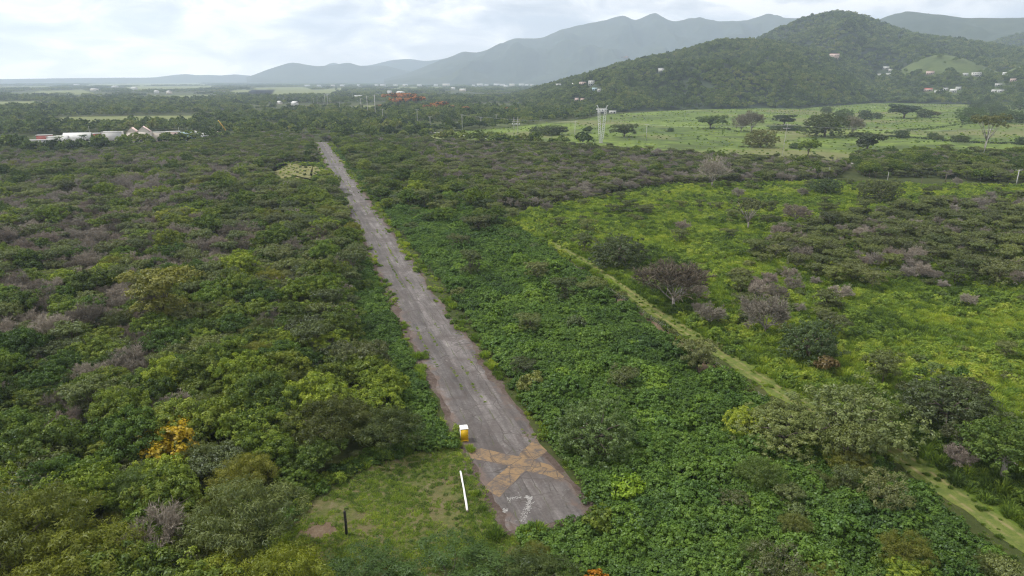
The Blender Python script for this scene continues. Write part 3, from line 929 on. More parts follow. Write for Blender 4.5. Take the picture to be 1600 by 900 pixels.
def stand(name, pts, protos, label, cat):
    """a mass nobody could count: one object whose points carry the plants (x, y, z, rot, sx, sz, which)"""
    if not len(pts): return None
    pts = np.asarray(pts, float)
    me = bpy.data.meshes.new(name)
    me.vertices.add(len(pts)); me.vertices.foreach_set('co', pts[:, :3].astype(np.float32).ravel())
    a = me.attributes.new('turn', 'FLOAT_VECTOR', 'POINT'); a.data.foreach_set('vector', np.stack([np.zeros(len(pts)), np.zeros(len(pts)), pts[:, 3]], 1).astype(np.float32).ravel())
    a = me.attributes.new('size', 'FLOAT_VECTOR', 'POINT'); a.data.foreach_set('vector', pts[:, [4, 4, 5]].astype(np.float32).ravel())
    a = me.attributes.new('which', 'INT', 'POINT'); a.data.foreach_set('value', (pts[:, 6].astype(np.int32) % len(protos)))
    me.update()
    o = obj(name, me)
    ng = bpy.data.node_groups.new(name, 'GeometryNodeTree')
    ng.interface.new_socket('Geometry', in_out='INPUT', socket_type='NodeSocketGeometry')
    ng.interface.new_socket('Geometry', in_out='OUTPUT', socket_type='NodeSocketGeometry')
    n, l = ng.nodes, ng.links
    gi = n.new('NodeGroupInput'); go = n.new('NodeGroupOutput')
    join = n.new('GeometryNodeGeometryToInstance')
    for p in reversed(protos):
        oi = n.new('GeometryNodeObjectInfo'); oi.inputs['Object'].default_value = p.whole
        oi.inputs['As Instance'].default_value = False
        l.new(oi.outputs['Geometry'], join.inputs[0])
    iop = n.new('GeometryNodeInstanceOnPoints')
    iop.inputs['Pick Instance'].default_value = True
    def attr(nm, typ):
        nd = n.new('GeometryNodeInputNamedAttribute'); nd.data_type = typ; nd.inputs['Name'].default_value = nm
        return nd.outputs[0]
    l.new(gi.outputs[0], iop.inputs['Points']); l.new(join.outputs[0], iop.inputs['Instance'])
    l.new(attr('which', 'INT'), iop.inputs['Instance Index'])
    l.new(attr('turn', 'FLOAT_VECTOR'), iop.inputs['Rotation'])
    l.new(attr('size', 'FLOAT_VECTOR'), iop.inputs['Scale'])
    l.new(iop.outputs[0], go.inputs[0])
    md = o.modifiers.new('stand', 'NODES'); md.node_group = ng
    return tag(o, label, cat, kind='stuff')


USED_LABELS = set()


def place_text(x, y, z):
    px, py = project(x, y, z)
    return px / 16.0, py / 9.0


def say(text, x, y, z):
    """a label that ends in the spot of the photograph where the plant shows"""
    a, b = place_text(x, y, z)
    for nd in (0, 1, 2):
        f = (lambda q: str(int(round(q)))) if nd == 0 else (lambda q: f'{q:.{nd}f}')
        s = f'{text}, {f(a)}% across, {f(b)}% down' + (' the photo' if nd == 0 else '')
        if s not in USED_LABELS: break
    USED_LABELS.add(s)
    return s


def plant(kind, pi, x, y, z, rz, sx, sz, label, cat, group=None, color=None, name=None):
    p = KINDS[kind][pi % len(KINDS[kind])]
    name = name or kind
    if len(p.parts) == 1:
        o = obj(name, next(iter(p.parts.values())), None, (x, y, z), rz); o.scale = (sx, sx, sz)
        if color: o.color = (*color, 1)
        return tag(o, label, cat, group)
    t = thing(name, (x, y, z), label, cat, group, rz); t.scale = (sx, sx, sz)
    for nm, me in p.parts.items():
        c = obj(nm, me, t)
        if color and nm != 'trunk': c.color = (*color, 1)
    return t


# ------------------------------------------------------------------ where plants grow
def jgrid(pg, sp, jit=0.46):
    x0, y0 = pg.min(0); x1, y1 = pg.max(0)
    xs = np.arange(x0, x1, sp); ys = np.arange(y0, y1, sp * 0.88)
    X, Y = np.meshgrid(xs, ys)
    X = X + (np.arange(len(ys)) % 2)[:, None] * sp * 0.5
    P = np.stack([X.ravel(), Y.ravel()], 1) + NR.uniform(-jit, jit, (X.size, 2)) * sp
    P = P[inside(P, pg)]
    if len(P):
        px = 800 + F * P[:, 0] / (P[:, 1] * CP + CAM_H * SP)
        P = P[(px > -260) & (px < 1860) & (P[:, 1] > 46)]
    return P


def strip_poly(pts, hw):
    L = []; Rr = []
    for i, p in enumerate(pts):
        d = (pts[min(i + 1, len(pts) - 1)] - pts[max(i - 1, 0)]).normalized()
        r = Vector((d.y, -d.x, 0))
        L.append((p - r * hw)[:2]); Rr.append((p + r * hw)[:2])
    return np.array([tuple(a) for a in L + Rr[::-1]])


RUNWAY_POLY = lambda pad: strip_poly([RW_N - RW_D * (1.0 + pad * 0.6), RW_F + RW_D * pad], RW_W + pad)
CLEAR_POLY = poly(PX_CLEAR)
CLEAR_PAD = CLEAR_POLY.mean(0) + (CLEAR_POLY - CLEAR_POLY.mean(0)) * 1.2
DRY_PAD = poly([(416, 275), (427, 262), (441, 254), (500, 254), (512, 272), (508, 292), (486, 301), (455, 300), (432, 293), (418, 284)])
DRY_POLY = poly(PX_DRY)
TRACK_POLY = lambda hw: strip_poly(TRACK, hw)
STRIP_POLY = strip_poly(STRIP, 2.3)
POND_POLY = poly([(844, 352), (852, 349.3), (884, 349.3), (893, 351.5), (882, 354.5), (856, 355)])

Z_WOOD_L = [(-300, 222), (0, 234), (30, 241), (100, 243), (150, 239), (200, 234), (260, 229), (340, 221), (380, 214), (420, 210), (487, 217), (500, 240), (520, 290), (548, 345), (562, 400), (548, 470), (560, 540), (600, 610), (636, 688), (600, 706), (530, 738), (475, 785), (440, 835), (425, 885), (470, 950), (520, 1100), (-420, 1100)]
Z_VINE_L = [(728, 702), (712, 640), (670, 540), (640, 470), (610, 400), (585, 350), (545, 300), (520, 290), (548, 345), (562, 400), (548, 470), (560, 540), (600, 610), (636, 688), (640, 706)]
Z_FRONT = [(470, 905), (560, 890), (640, 885), (780, 868), (860, 852), (1000, 1100), (500, 1100)]
Z_VINE_C = [(522, 234), (640, 246), (750, 322), (850, 390), (935, 452), (985, 486), (1090, 566), (1215, 650), (1330, 706), (1480, 812), (1700, 985), (1800, 1100), (900, 1100), (850, 850), (800, 838), (940, 800), (715, 470), (560, 275)]
Z_WOOD_M = [(500, 217), (700, 224), (900, 234), (1200, 253), (1330, 262), (1300, 283), (1040, 289), (900, 316), (820, 328), (745, 318), (640, 246), (522, 233)]
Z_MEADOW = PX_MEADOW
Z_WOOD_R = [(1165, 405), (1200, 380), (1270, 355), (1420, 330), (1480, 318), (1950, 306), (1950, 455), (1560, 455), (1430, 442), (1300, 445), (1210, 422)]
Z_SCRUB = [(1015, 470), (1050, 440), (1130, 425), (1300, 440), (1310, 500), (1290, 560), (1230, 555), (1150, 510), (1060, 490)]
Z_ROADSIDE = [(1330, 252), (1450, 243), (1950, 262), (1950, 298), (1560, 286), (1450, 278), (1340, 278)]
Z_LOWER_R = [(1150, 655), (1240, 640), (1340, 712), (1480, 815), (1640, 930), (1700, 1100), (1120, 1100), (1140, 800)]

POINTS = {k: [] for k in KINDS}          # (x, y, z, rot, sx, sz, which, zone)
HEROES = []                              # (x, y, radius) kept clear of scattered plants


def fbm(x, y, f, seed=0.0):
    return mnoise.fractal(Vector((x * f, y * f, seed)), 1.0, 2.0, 3)


def grow(zone, pts, chooser, lo=0.75, hi=1.3, zfun=None):
    for x, y in pts:
        if any((x - a) ** 2 + (y - b) ** 2 < r * r for a, b, r in HEROES): continue
        k = chooser(x, y)
        if k is None: continue
        s = RNG.uniform(lo, hi if zone != 'wood_l' or y < 430 else 0.95); z = zfun(x, y) if zfun else 0.0
        POINTS[k].append((x, y, z, RNG.uniform(0, 6.28), s, s * RNG.uniform(0.8, 1.25), RNG.randrange(64), zone))


def smooth01(v, a, b):
    t = min(1.0, max(0.0, (v - a) / (b - a)))
    return t * t * (3 - 2 * t)


def without(P, *pgs):
    for pg in pgs:
        if len(P): P = P[~inside(P, pg)]
    return P


def pick(*kw):
    r = RNG.random() * sum(w for _, w in kw)
    for k, w in kw:
        r -= w
        if r <= 0: return k
    return kw[-1][0]


# ------------------------------------------------------------------ plants the photograph singles out
def hero(kind, pi, px, py, width_px, label, cat='tree', color=None, name=None, flat=1.0, group=None, clear=0.75, ontop=None):
    """a plant with its foot at (px, py) and a crown about width_px across"""
    p = G(px, py) if ontop is None else ontop
    depth = p.y * CP - (p.z - CAM_H) * SP
    pr = KINDS[kind][pi % len(KINDS[kind])]
    v = np.concatenate([np.array([q.co[:2] for q in me.vertices]) for me in list(pr.parts.values())[-1:]])
    w0 = np.percentile(v[:, 0], 97) - np.percentile(v[:, 0], 3)
    s = width_px * depth / F / w0
    HEROES.append((p.x, p.y, w0 * s * 0.5 * clear))
    USED_LABELS.add(label)
    return plant(kind, pi, p.x, p.y, p.z, RNG.uniform(0, 6.28), s, s * flat, label, cat, group, color, name)


FOOT = []                                # low scrub round the feet of the pasture trees


def special_protos():
    R, H = 3.9, 6.0
    lb = lobes_round(R, H, 7, 0.75)
    c = crown(lb, 150, 42, 0.6, 0.20, 0.65, -0.3, tint_shift=lambda pc, t: np.where((pc[:, 2] > H * 0.52) & (pc[:, 0] < R * 0.6 + (t - .5) * 2.4), 0.72 + t * 0.6, t * 0.5))
    KINDS['yellow_flowering_tree'] = [Proto('yellow_flowering_tree', {'trunk': (trunk_geo(2.4, 0.17, [l[:3] for l in lb]), M_BARK), 'crown': (c, M_YELLOW)})]
    KINDS['flame_tree'] = []
    for i in range(3):
        lb = lobes_umbrella(5.0, 7.0, 8)
        c = crown(lb, 80, 14, 0.9, 0.5, 0.7, -0.2, tint_shift=lambda pc, t: np.where(t > 0.5, 0.4 + t * 0.7, t * 0.45))
        KINDS['flame_tree'].append(Proto('flame_tree', {'trunk': (trunk_geo(3.2, 0.25, [l[:3] for l in lb]), M_BARK), 'crown': (c, M_FLAME)}))
    KINDS['umbrella_tree'] = []
    for i in range(4):
        R, H = 5.0, [5.0, 4.6, 7.2, 4.8][i]
        lb = lobes_umbrella(R, H, 9) + ([(RNG.uniform(-3, 3), RNG.uniform(-3, 3), H * RNG.uniform(.4, .6), 2.2, 2.0, .6) for _ in range(6)] if i != 2 else [])
        c = crown(lb, 210 if i != 2 else 90, 34, 0.55, 0.20, 0.5, -0.4, 0.6, 0.5)
        KINDS['umbrella_tree'].append(Proto('umbrella_tree', {'trunk': (trunk_geo(H * 0.34, 0.24, [l[:3] for l in lb]), M_PALEBARK if i == 2 else M_BARK), 'crown': (c, M_THORN)}))
    KINDS['dome_tree'] = []
    for i in range(3):
        R, H = 4.2, 5.0
        lb = [(0, 0, H * .40, R * .85, R * .8, H * .5)] * 2 + lobes_round(R, H, 7, 0.7) + [(math.cos(a) * R * .62, math.sin(a) * R * .62, H * .26, R * .42, R * .42, H * .28) for a in (0.3, 1.3, 2.4, 3.4, 4.5, 5.5)]
        c = crown(lb, 480, 36, 0.36, 0.105, 0.5, -0.7)
        KINDS['dome_tree'].append(Proto('dome_tree', {'trunk': (trunk_geo(H * .4, .2, [l[:3] for l in lb]), M_BARK), 'crown': (c, M_THORN)}))
    KINDS['tall_tree'] = []
    for i in range(3):
        R, H = 4.0, 6.2
        lb = lobes_round(R, H, 8, 0.7)
        c = crown(lb, 420, 36, 0.36, 0.10, 0.55, -0.35)
        KINDS['tall_tree'].append(Proto('tall_tree', {'trunk': (trunk_geo(H * .42, .2, [l[:3] for l in lb]), M_PALEBARK), 'crown': (c, M_BROAD if i else M_THORN)}))
    KINDS['palm_tree'] = []
    gs = []
    for i in range(16):
        a = 2 * math.pi * i / 16 + RNG.uniform(-.15, .15); el = RNG.uniform(-.1, .9)
        d = Vector((math.cos(a) * math.cos(el), math.sin(a) * math.cos(el), math.sin(el)))
        pts = []
        p = Vector((0, 0, 7.0)); L = 2.6
        side = Vector((-math.sin(a), math.cos(a), 0))
        for j in range(7):
            w = 0.34 * math.sin(math.pi * (0.12 + j / 6 * 0.85))
            pts += [p - side * w + Vector((0, 0, -w * .5)), p, p + side * w + Vector((0, 0, -w * .5))]
            p = p + d * L / 6; d = (d + Vector((0, 0, -0.22))).normalized()
        f = []
        for j in range(6):
            for s_ in (0, 1):
                f.append((j * 3 + s_, j * 3 + s_ + 1, j * 3 + 4 + s_, j * 3 + 3 + s_))
        gs.append(geo([tuple(q) for q in pts], f, np.full(len(f), RNG.random())))
    KINDS['palm_tree'].append(Proto('palm_tree', {'trunk': (tube([(0, 0, -.2), (.15, 0, 3.5), (.05, .1, 7.05)], [.22, .16, .13], 6), M_PALEBARK), 'fronds': (merge(gs), M_BROAD)}))


special_protos()

hero('yellow_flowering_tree', 0, 280, 728, 92, 'tree with a cap of golden yellow blossom in the left wood', flat=0.9).rotation_euler = (0, 0, 0.1)
hero('feathery_tree', 0, 30, 925, 190, 'yellow olive feathery tree filling the bottom left corner', color=(1.75, 1.6, 0.75), flat=1.0)
hero('feathery_tree', 1, 130, 960, 170, 'yellow olive feathery tree second from the bottom left corner', color=(1.6, 1.5, 0.7))
hero('tall_tree', 1, 128, 835, 128, 'bright yellow green broad tree behind the corner feathery trees', color=(1.8, 1.65, 1.1))
hero('feathery_tree', 2, 385, 880, 155, 'grey green feathery thorn tree left of the grass clearing', color=(0.95, 1.0, 1.25))
hero('feathery_tree', 3, 440, 990, 130, 'yellow green feathery tree at the bottom edge below the dark post', color=(1.9, 1.8, 0.6))
hero('feathery_tree', 1, 350, 960, 120, 'yellow green feathery tree at the bottom edge left of centre', color=(1.8, 1.75, 0.7))
hero('feathery_tree', 2, 700, 935, 170, 'dark green feathery bush in front of the grass clearing', 'bush', (0.62, 0.9, 0.8), 'feathery_bush', 0.5)
hero('feathery_tree', 0, 570, 930, 130, 'mid green feathery bush below the dark post', 'bush', (0.7, 1.0, 0.8), 'feathery_bush', 0.5)
hero('feathery_tree', 3, 825, 945, 120, 'olive feathery bush below the end of the asphalt', 'bush', (0.85, 0.95, 0.8), 'feathery_bush', 0.6)
hero('yellow_flowering_tree', 0, 925, 940, 58, 'bush with orange blossom at the bottom edge right of the runway', 'bush', (1.0, 0.62, 0.8), 'flowering_bush', 0.8)
hero('dome_tree', 0, 932, 708, 112, 'dark olive domed tree beside the runway right of the painted cross', color=(0.75, 0.95, 0.8), flat=0.95)
hero('dome_tree', 1, 1323, 694, 150, 'broad dark domed tree at the bend of the grassy track', color=(1.0, 1.05, 1.1), flat=0.9)
hero('dome_tree', 2, 1215, 705, 110, 'dark domed tree left of the track bend', color=(0.95, 1.0, 1.0), flat=0.9)
hero('dome_tree', 0, 1475, 664, 116, 'olive spreading tree in the meadow right of the track bend', color=(0.9, 1.0, 0.95), flat=0.8)
hero('tall_tree', 1, 1565, 752, 130, 'grey green tree with a pale trunk at the right edge', color=(0.62, 0.72, 0.9), flat=0.9)
hero('dome_tree', 1, 1640, 720, 110, 'dark domed tree cut by the right edge of the photo', color=(0.9, 0.95, 1.0))
hero('dome_tree', 2, 1260, 562, 75, 'dark round tree in the meadow above the track bend', color=(0.62, 0.78, 0.8), flat=1.2)
hero('dome_tree', 2, 966, 418, 74, 'lone dark tree where the side path leaves the track', color=(0.75, 0.82, 0.85), flat=0.95)
hero('bare_tree', 0, 1195, 524, 62, 'pale leafless tree at the edge of the meadow scrub', color=(0.8, 0.8, 0.76), flat=1.1)
hero('bare_tree', 1, 1108, 512, 36, 'small pale leafless tree left of the larger one in the scrub', color=(0.8, 0.8, 0.76))
hero('bare_tree', 2, 1052, 484, 88, 'wide grey brown leafless thicket tree beside the track', color=(0.5, 0.47, 0.42), flat=0.8)
hero('umbrella_tree', 2, 1168, 360, 46, 'thin flat topped tree with a white trunk in the upper meadow', color=(0.9, 0.85, 0.9), flat=1.25)
hero('bare_tree', 3, 1242, 348, 38, 'leafless grey tree standing in the upper meadow', color=(0.9, 0.85, 0.8), flat=0.8)
hero('bare_tree', 4, 1112, 293, 36, 'pale leafless tree at the edge of the grey thicket', color=(1.1, 1.1, 1.05), flat=1.2)
hero('dome_tree', 0, 760, 338, 36, 'dark round tree standing out of the vines at mid runway', color=(0.6, 0.7, 0.8), flat=1.1)
hero('dome_tree', 1, 1290, 305, 38, 'dark round bush in the upper meadow below the pole', color=(0.6, 0.75, 0.8))
hero('dome_tree', 2, 1372, 318, 50, 'dark brownish domed bush right of the upper meadow', color=(0.8, 0.8, 0.8))
hero('shrub', 1, 1289, 582, 30, 'small reddish brown dry bush in the meadow', 'bush', (1.7, 1.05, 1.1), 'dry_bush', 1.1)
hero('shrub', 0, 975, 778, 46, 'bright lime green bush among the vines by the runway end', 'bush', (1.45, 1.6, 1.0), 'lime_bush', 0.9)
hero('feathery_tree', 0, 350, 612, 62, 'feathery dark green tree in a hollow of the left wood', color=(0.6, 0.9, 0.9))
hero('feathery_tree', 1, 520, 700, 120, 'wide olive feathery tree above the grass clearing', color=(1.0, 0.95, 0.8), flat=0.8)
hero('feathery_tree', 2, 610, 702, 95, 'olive feathery tree at the runway side of the clearing', color=(0.85, 0.9, 0.8), flat=0.8)
hero('thorn_tree', 3, 260, 520, 85, 'orange tinged thorn tree in the middle of the left wood', color=(1.25, 1.08, 0.75))
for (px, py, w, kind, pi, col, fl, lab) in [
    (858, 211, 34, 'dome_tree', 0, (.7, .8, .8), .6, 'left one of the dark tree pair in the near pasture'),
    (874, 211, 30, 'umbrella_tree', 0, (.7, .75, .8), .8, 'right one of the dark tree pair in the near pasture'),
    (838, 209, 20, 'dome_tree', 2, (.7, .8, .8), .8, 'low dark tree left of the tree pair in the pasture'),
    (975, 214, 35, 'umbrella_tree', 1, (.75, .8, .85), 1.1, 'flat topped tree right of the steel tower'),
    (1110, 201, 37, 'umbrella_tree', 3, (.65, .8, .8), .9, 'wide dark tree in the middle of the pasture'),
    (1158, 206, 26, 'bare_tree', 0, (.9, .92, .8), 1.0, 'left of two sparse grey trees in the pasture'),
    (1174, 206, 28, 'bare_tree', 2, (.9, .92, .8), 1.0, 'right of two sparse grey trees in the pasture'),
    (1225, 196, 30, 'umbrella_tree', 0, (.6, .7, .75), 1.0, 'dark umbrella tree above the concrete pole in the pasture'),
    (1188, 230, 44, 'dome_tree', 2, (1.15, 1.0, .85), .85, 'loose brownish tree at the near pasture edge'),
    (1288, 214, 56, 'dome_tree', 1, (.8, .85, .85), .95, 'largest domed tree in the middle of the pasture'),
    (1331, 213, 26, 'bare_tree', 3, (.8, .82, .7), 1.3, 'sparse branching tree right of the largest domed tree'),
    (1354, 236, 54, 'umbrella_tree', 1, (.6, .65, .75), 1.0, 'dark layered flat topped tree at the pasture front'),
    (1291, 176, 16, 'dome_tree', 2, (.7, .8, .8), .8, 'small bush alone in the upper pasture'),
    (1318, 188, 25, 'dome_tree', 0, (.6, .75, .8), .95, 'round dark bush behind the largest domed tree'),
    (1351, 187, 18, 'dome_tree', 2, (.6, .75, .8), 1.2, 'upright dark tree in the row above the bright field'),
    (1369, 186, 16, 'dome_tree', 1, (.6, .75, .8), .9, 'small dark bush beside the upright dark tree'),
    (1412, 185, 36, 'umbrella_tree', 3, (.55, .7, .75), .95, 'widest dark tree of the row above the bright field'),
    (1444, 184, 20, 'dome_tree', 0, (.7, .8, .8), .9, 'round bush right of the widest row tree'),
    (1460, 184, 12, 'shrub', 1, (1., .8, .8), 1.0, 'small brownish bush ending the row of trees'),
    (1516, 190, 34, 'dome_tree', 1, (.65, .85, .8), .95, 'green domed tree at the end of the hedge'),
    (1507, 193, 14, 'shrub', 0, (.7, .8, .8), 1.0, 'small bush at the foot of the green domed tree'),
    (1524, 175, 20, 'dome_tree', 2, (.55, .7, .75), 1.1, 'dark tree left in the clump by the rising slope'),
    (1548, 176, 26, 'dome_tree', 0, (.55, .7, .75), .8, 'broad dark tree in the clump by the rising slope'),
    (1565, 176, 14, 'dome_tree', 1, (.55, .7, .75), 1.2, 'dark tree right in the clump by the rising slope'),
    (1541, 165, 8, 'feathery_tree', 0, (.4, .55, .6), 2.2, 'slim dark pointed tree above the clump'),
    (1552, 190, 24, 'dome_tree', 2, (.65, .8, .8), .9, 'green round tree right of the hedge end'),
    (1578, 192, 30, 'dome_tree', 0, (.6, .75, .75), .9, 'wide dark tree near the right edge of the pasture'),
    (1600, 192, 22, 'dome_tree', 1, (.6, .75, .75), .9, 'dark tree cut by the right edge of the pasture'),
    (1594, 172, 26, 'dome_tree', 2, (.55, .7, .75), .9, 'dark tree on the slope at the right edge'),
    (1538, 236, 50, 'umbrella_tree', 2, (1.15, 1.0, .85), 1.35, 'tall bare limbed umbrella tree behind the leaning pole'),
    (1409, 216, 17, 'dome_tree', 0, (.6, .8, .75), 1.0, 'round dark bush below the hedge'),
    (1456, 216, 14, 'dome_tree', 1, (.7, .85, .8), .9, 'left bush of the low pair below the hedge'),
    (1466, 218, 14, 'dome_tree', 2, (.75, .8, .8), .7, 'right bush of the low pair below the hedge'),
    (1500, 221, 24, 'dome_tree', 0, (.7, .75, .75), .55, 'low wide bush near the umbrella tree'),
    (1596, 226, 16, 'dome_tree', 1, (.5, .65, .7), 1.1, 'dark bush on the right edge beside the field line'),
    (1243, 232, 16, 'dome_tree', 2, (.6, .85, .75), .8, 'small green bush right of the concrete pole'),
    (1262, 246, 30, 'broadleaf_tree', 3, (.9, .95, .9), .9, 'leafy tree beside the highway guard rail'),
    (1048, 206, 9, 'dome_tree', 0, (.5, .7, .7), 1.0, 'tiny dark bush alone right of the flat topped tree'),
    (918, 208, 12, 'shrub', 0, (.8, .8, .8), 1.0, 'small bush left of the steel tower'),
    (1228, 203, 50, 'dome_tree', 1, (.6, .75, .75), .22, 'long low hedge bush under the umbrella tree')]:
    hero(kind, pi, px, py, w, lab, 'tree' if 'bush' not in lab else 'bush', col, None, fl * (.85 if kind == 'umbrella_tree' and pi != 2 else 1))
    fp = G(px, py); fr = w * fp.y / F * .42
    FOOT += [(fp.x + RNG.gauss(0, fr), fp.y + RNG.gauss(0, fr * .8), 0.0, RNG.uniform(0, 6), q, q * .8, RNG.randrange(9), 'pasture') for q in (RNG.uniform(.4, 1.1) for _ in range(5))]
for (px, py, w, pi, lab) in [(620, 168, 30, 0, 'largest orange red flowering tree behind the tall poles'), (637, 167, 24, 1, 'orange red tree adjoining the largest flowering one'), (650, 173, 22, 2, 'orange red tree on the right of the flowering group'), (592, 172, 9, 1, 'small orange red tree beside the tall paired poles'), (676, 178, 20, 0, 'orange red tree between the two wire poles'), (690, 177, 18, 2, 'deep red flowering tree right of the wire pole'), (704, 176, 12, 1, 'small orange red tree left of the roadside pole'), (726, 178, 15, 0, 'bright orange red tree above the roadside pole'), (797, 181, 13, 2, 'dull orange tree left of the twin pole frame'), (622, 173, 20, 2, 'orange red tree low in front of the largest one')]:
    hero('flame_tree', pi, px, py - 1, w * 1.1, lab, 'tree', None, None, 0.85, 'orange red flowering trees')
hero('flame_tree', 1, 976, 97, 11, 'orange red tree on the crest of the near hill', 'tree', None, None, 1.0, 'orange red flowering trees', ontop=hit(976, 98))
for (px, py, w, lab) in [(161, 227, 11, 'palm beside the red house in the village row'), (96, 232, 12, 'palm in front of the stepped white house'), (133, 231, 13, 'palm in front of the big white house')]:
    hero('palm_tree', 0, px, py, w, lab, 'palm', (.45, .5, .6), None, 0.8)

for (px, py, w, kind, pi, col, fl, lab) in [(215, 224, 15, 'dome_tree', 0, (.55, .75, .7), 1.1, 'dark round tree in front of the cream house'), (196, 224, 14, 'dome_tree', 1, (.5, .65, .65), 1.1, 'dark tree between the porch house and the cream house'), (291, 222, 16, 'dome_tree', 2, (.5, .65, .65), .7, 'dark bushy tree in front of the blue house'), (304, 221, 12, 'dome_tree', 0, (.5, .6, .6), .9, 'dark tree at the corner of the blue house'), (182, 226, 13, 'dome_tree', 1, (.5, .65, .6), .8, 'dark tree in front of the porch house'), (92, 234, 16, 'dome_tree', 2, (.55, .65, .6), .7, 'bushy tree before the stepped white pair'), (112, 233, 15, 'bare_tree', 1, (.8, .75, .72), .9, 'greyish leafless tree before the big white house'), (153, 229, 14, 'dome_tree', 0, (.5, .6, .6), .9, 'dark tree covering the foot of the red house'), (33, 233, 15, 'broadleaf_tree', 2, (.6, .8, .7), 1.3, 'green pointed tree left of the grey house'), (10, 234, 24, 'broadleaf_tree', 3, (1.1, 1.3, .9), .7, 'bright green bushy tree below the left end of the village'), (62, 219, 16, 'broadleaf_tree', 4, (1.3, 1.15, .7), 1.0, 'yellowish tree behind the grey house'), (250, 224, 18, 'bare_tree', 2, (.75, .7, .68), .7, 'grey leafless tree before the long cream house'), (272, 223, 14, 'dome_tree', 1, (.6, .6, .55), .6, 'low bush before the pinkish house')]:
    hero(kind, pi, px, py + 3, w * .72, lab, 'tree' if 'bush' not in lab else 'bush', tuple(min(1.2, c * 1.3) for c in col), None, fl * .62)

# ------------------------------------------------------------------ scattered plants
BARE_BLOBS = [(90, 500, 120, 45), (60, 400, 110, 50), (300, 395, 80, 30), (170, 560, 90, 28), (190, 480, 60, 40), (350, 270, 40, 14), (30, 252, 60, 12), (120, 330, 140, 30), (230, 305, 120, 20), (170, 250, 150, 10), (20, 460, 70, 50), (820, 270, 120, 14), (960, 268, 120, 16), (1180, 265, 120, 12), (1060, 250, 150, 10), (730, 250, 60, 12), (500, 215, 70, 5), (700, 222, 90, 6)]


def bare_share(x, y):
    px, py = project(x, y, 3)
    b = 0.0
    for (cx, cy, rx, ry) in BARE_BLOBS:
        d = ((px - cx) / rx) ** 2 + ((py - cy) / ry) ** 2
        b = max(b, math.exp(-d * 1.1))
    return b


def choose_wood_l(x, y):
    px, py = project(x, y, 3)
    b = bare_share(x, y) * 1.15 + 0.22 * max(0, fbm(x, y, 0.03, 4))
    if py < 560: b += 0.05
    near = min(1, max(0, (py - 380) / 220))
    return pick(('bare_tree', (b * 2.3 + 0.06) * (0.15 if py > 690 else 1)), ('broadleaf_tree', 0.32 + 0.65 * near), ('feathery_tree', 0.06 + 0.10 * near), ('thorn_tree', 0.62 - 0.42 * near))


def choose_wood_m(x, y):
    b = bare_share(x, y)
    px, py = project(x, y, 3)
    green = min(1, max(0, (700 - px) / 150))
    return pick(('bare_tree', 0.35 + b * 0.7 - 0.3 * green), ('thorn_tree', 0.6), ('broadleaf_tree', 0.10 + 0.6 * green))


def wob(P, amp=3.0, f=0.06):
    """the same points seen from a slightly wandering outline"""
    return P


W = poly(Z_WOOD_L)
grow('wood_l', jgrid(poly([(-60, 228), (0, 232), (30, 238), (100, 240), (150, 236), (200, 231), (260, 226), (340, 217), (345, 222), (260, 231), (200, 236), (150, 241), (100, 245), (30, 243), (-60, 236)]), 3.4), lambda x, y: pick(('shrub', .8), (None, .25)), 0.4, 0.8)
grow('wood_l', without(jgrid(W, 4.0), RUNWAY_POLY(3.2), CLEAR_PAD, DRY_POLY, DRY_PAD), choose_wood_l, 0.55, 1.4)
grow('wood_l', jgrid(DRY_PAD, 7), lambda x, y: pick(('shrub', .35), (None, .65)), 0.4, 0.7)
grow('wood_m', without(jgrid(poly(Z_WOOD_M), 4.2), RUNWAY_POLY(4), POND_POLY), choose_wood_m, 0.65, 1.15)
grow('wood_r', without(jgrid(poly(Z_WOOD_R), 4.6), TRACK_POLY(3)), lambda x, y: pick(('thorn_tree', .66), ('bare_tree', .2), ('shrub', .12), (None, .30 + .8 * max(0, fbm(x, y, .025, 31)))), 0.6, 1.25)
grow('scrub', without(jgrid(poly(Z_SCRUB), 4.6), TRACK_POLY(4), strip_poly(SIDE, 2)), lambda x, y: pick(('thorn_tree', .35), ('bare_tree', .25), ('shrub', .4), (None, .9)), 0.5, 1.0)
grow('roadside', without(jgrid(poly(Z_ROADSIDE), 5.0)), lambda x, y: pick(('thorn_tree', .4), ('broadleaf_tree', .35), ('bare_tree', .15), (None, .3)), 0.7, 1.4)
grow('front', without(jgrid(poly(Z_FRONT), 3.0), CLEAR_POLY, RUNWAY_POLY(1.5)), lambda x, y: pick(('shrub', .5), ('feathery_tree', .25), ('vine_covered_bush', .5)), 0.45, 0.8)
grow('lower_r', without(jgrid(poly(Z_LOWER_R), 4.2), TRACK_POLY(9)), lambda x, y: pick(('feathery_tree', .18), ('broadleaf_tree', .04), ('shrub', .40), ('vine_covered_bush', .4), ('thorn_tree', .12)), 0.55, 0.95)
grow('vine_c', without(jgrid(poly(Z_VINE_C), 4.4), RUNWAY_POLY(3.0), STRIP_POLY, TRACK_POLY(6)), lambda x, y: pick(('vine_covered_bush', .62), ('shrub', .05 + .5 * smooth01(y, 210, 330)), ('thorn_tree', .03 + .45 * smooth01(y, 230, 360)), ('broadleaf_tree', .5 * smooth01(y, 210, 330)), (None, .32 + max(0, fbm(x, y, .02, 8)))), 0.6, 1.5)
grow('vine_l', without(jgrid(poly(Z_VINE_L), 4.4), RUNWAY_POLY(3.0), CLEAR_POLY), lambda x, y: pick(('vine_covered_bush', .4), ('shrub', .08), ('broadleaf_tree', .03), (None, .5)), 0.5, 0.95)
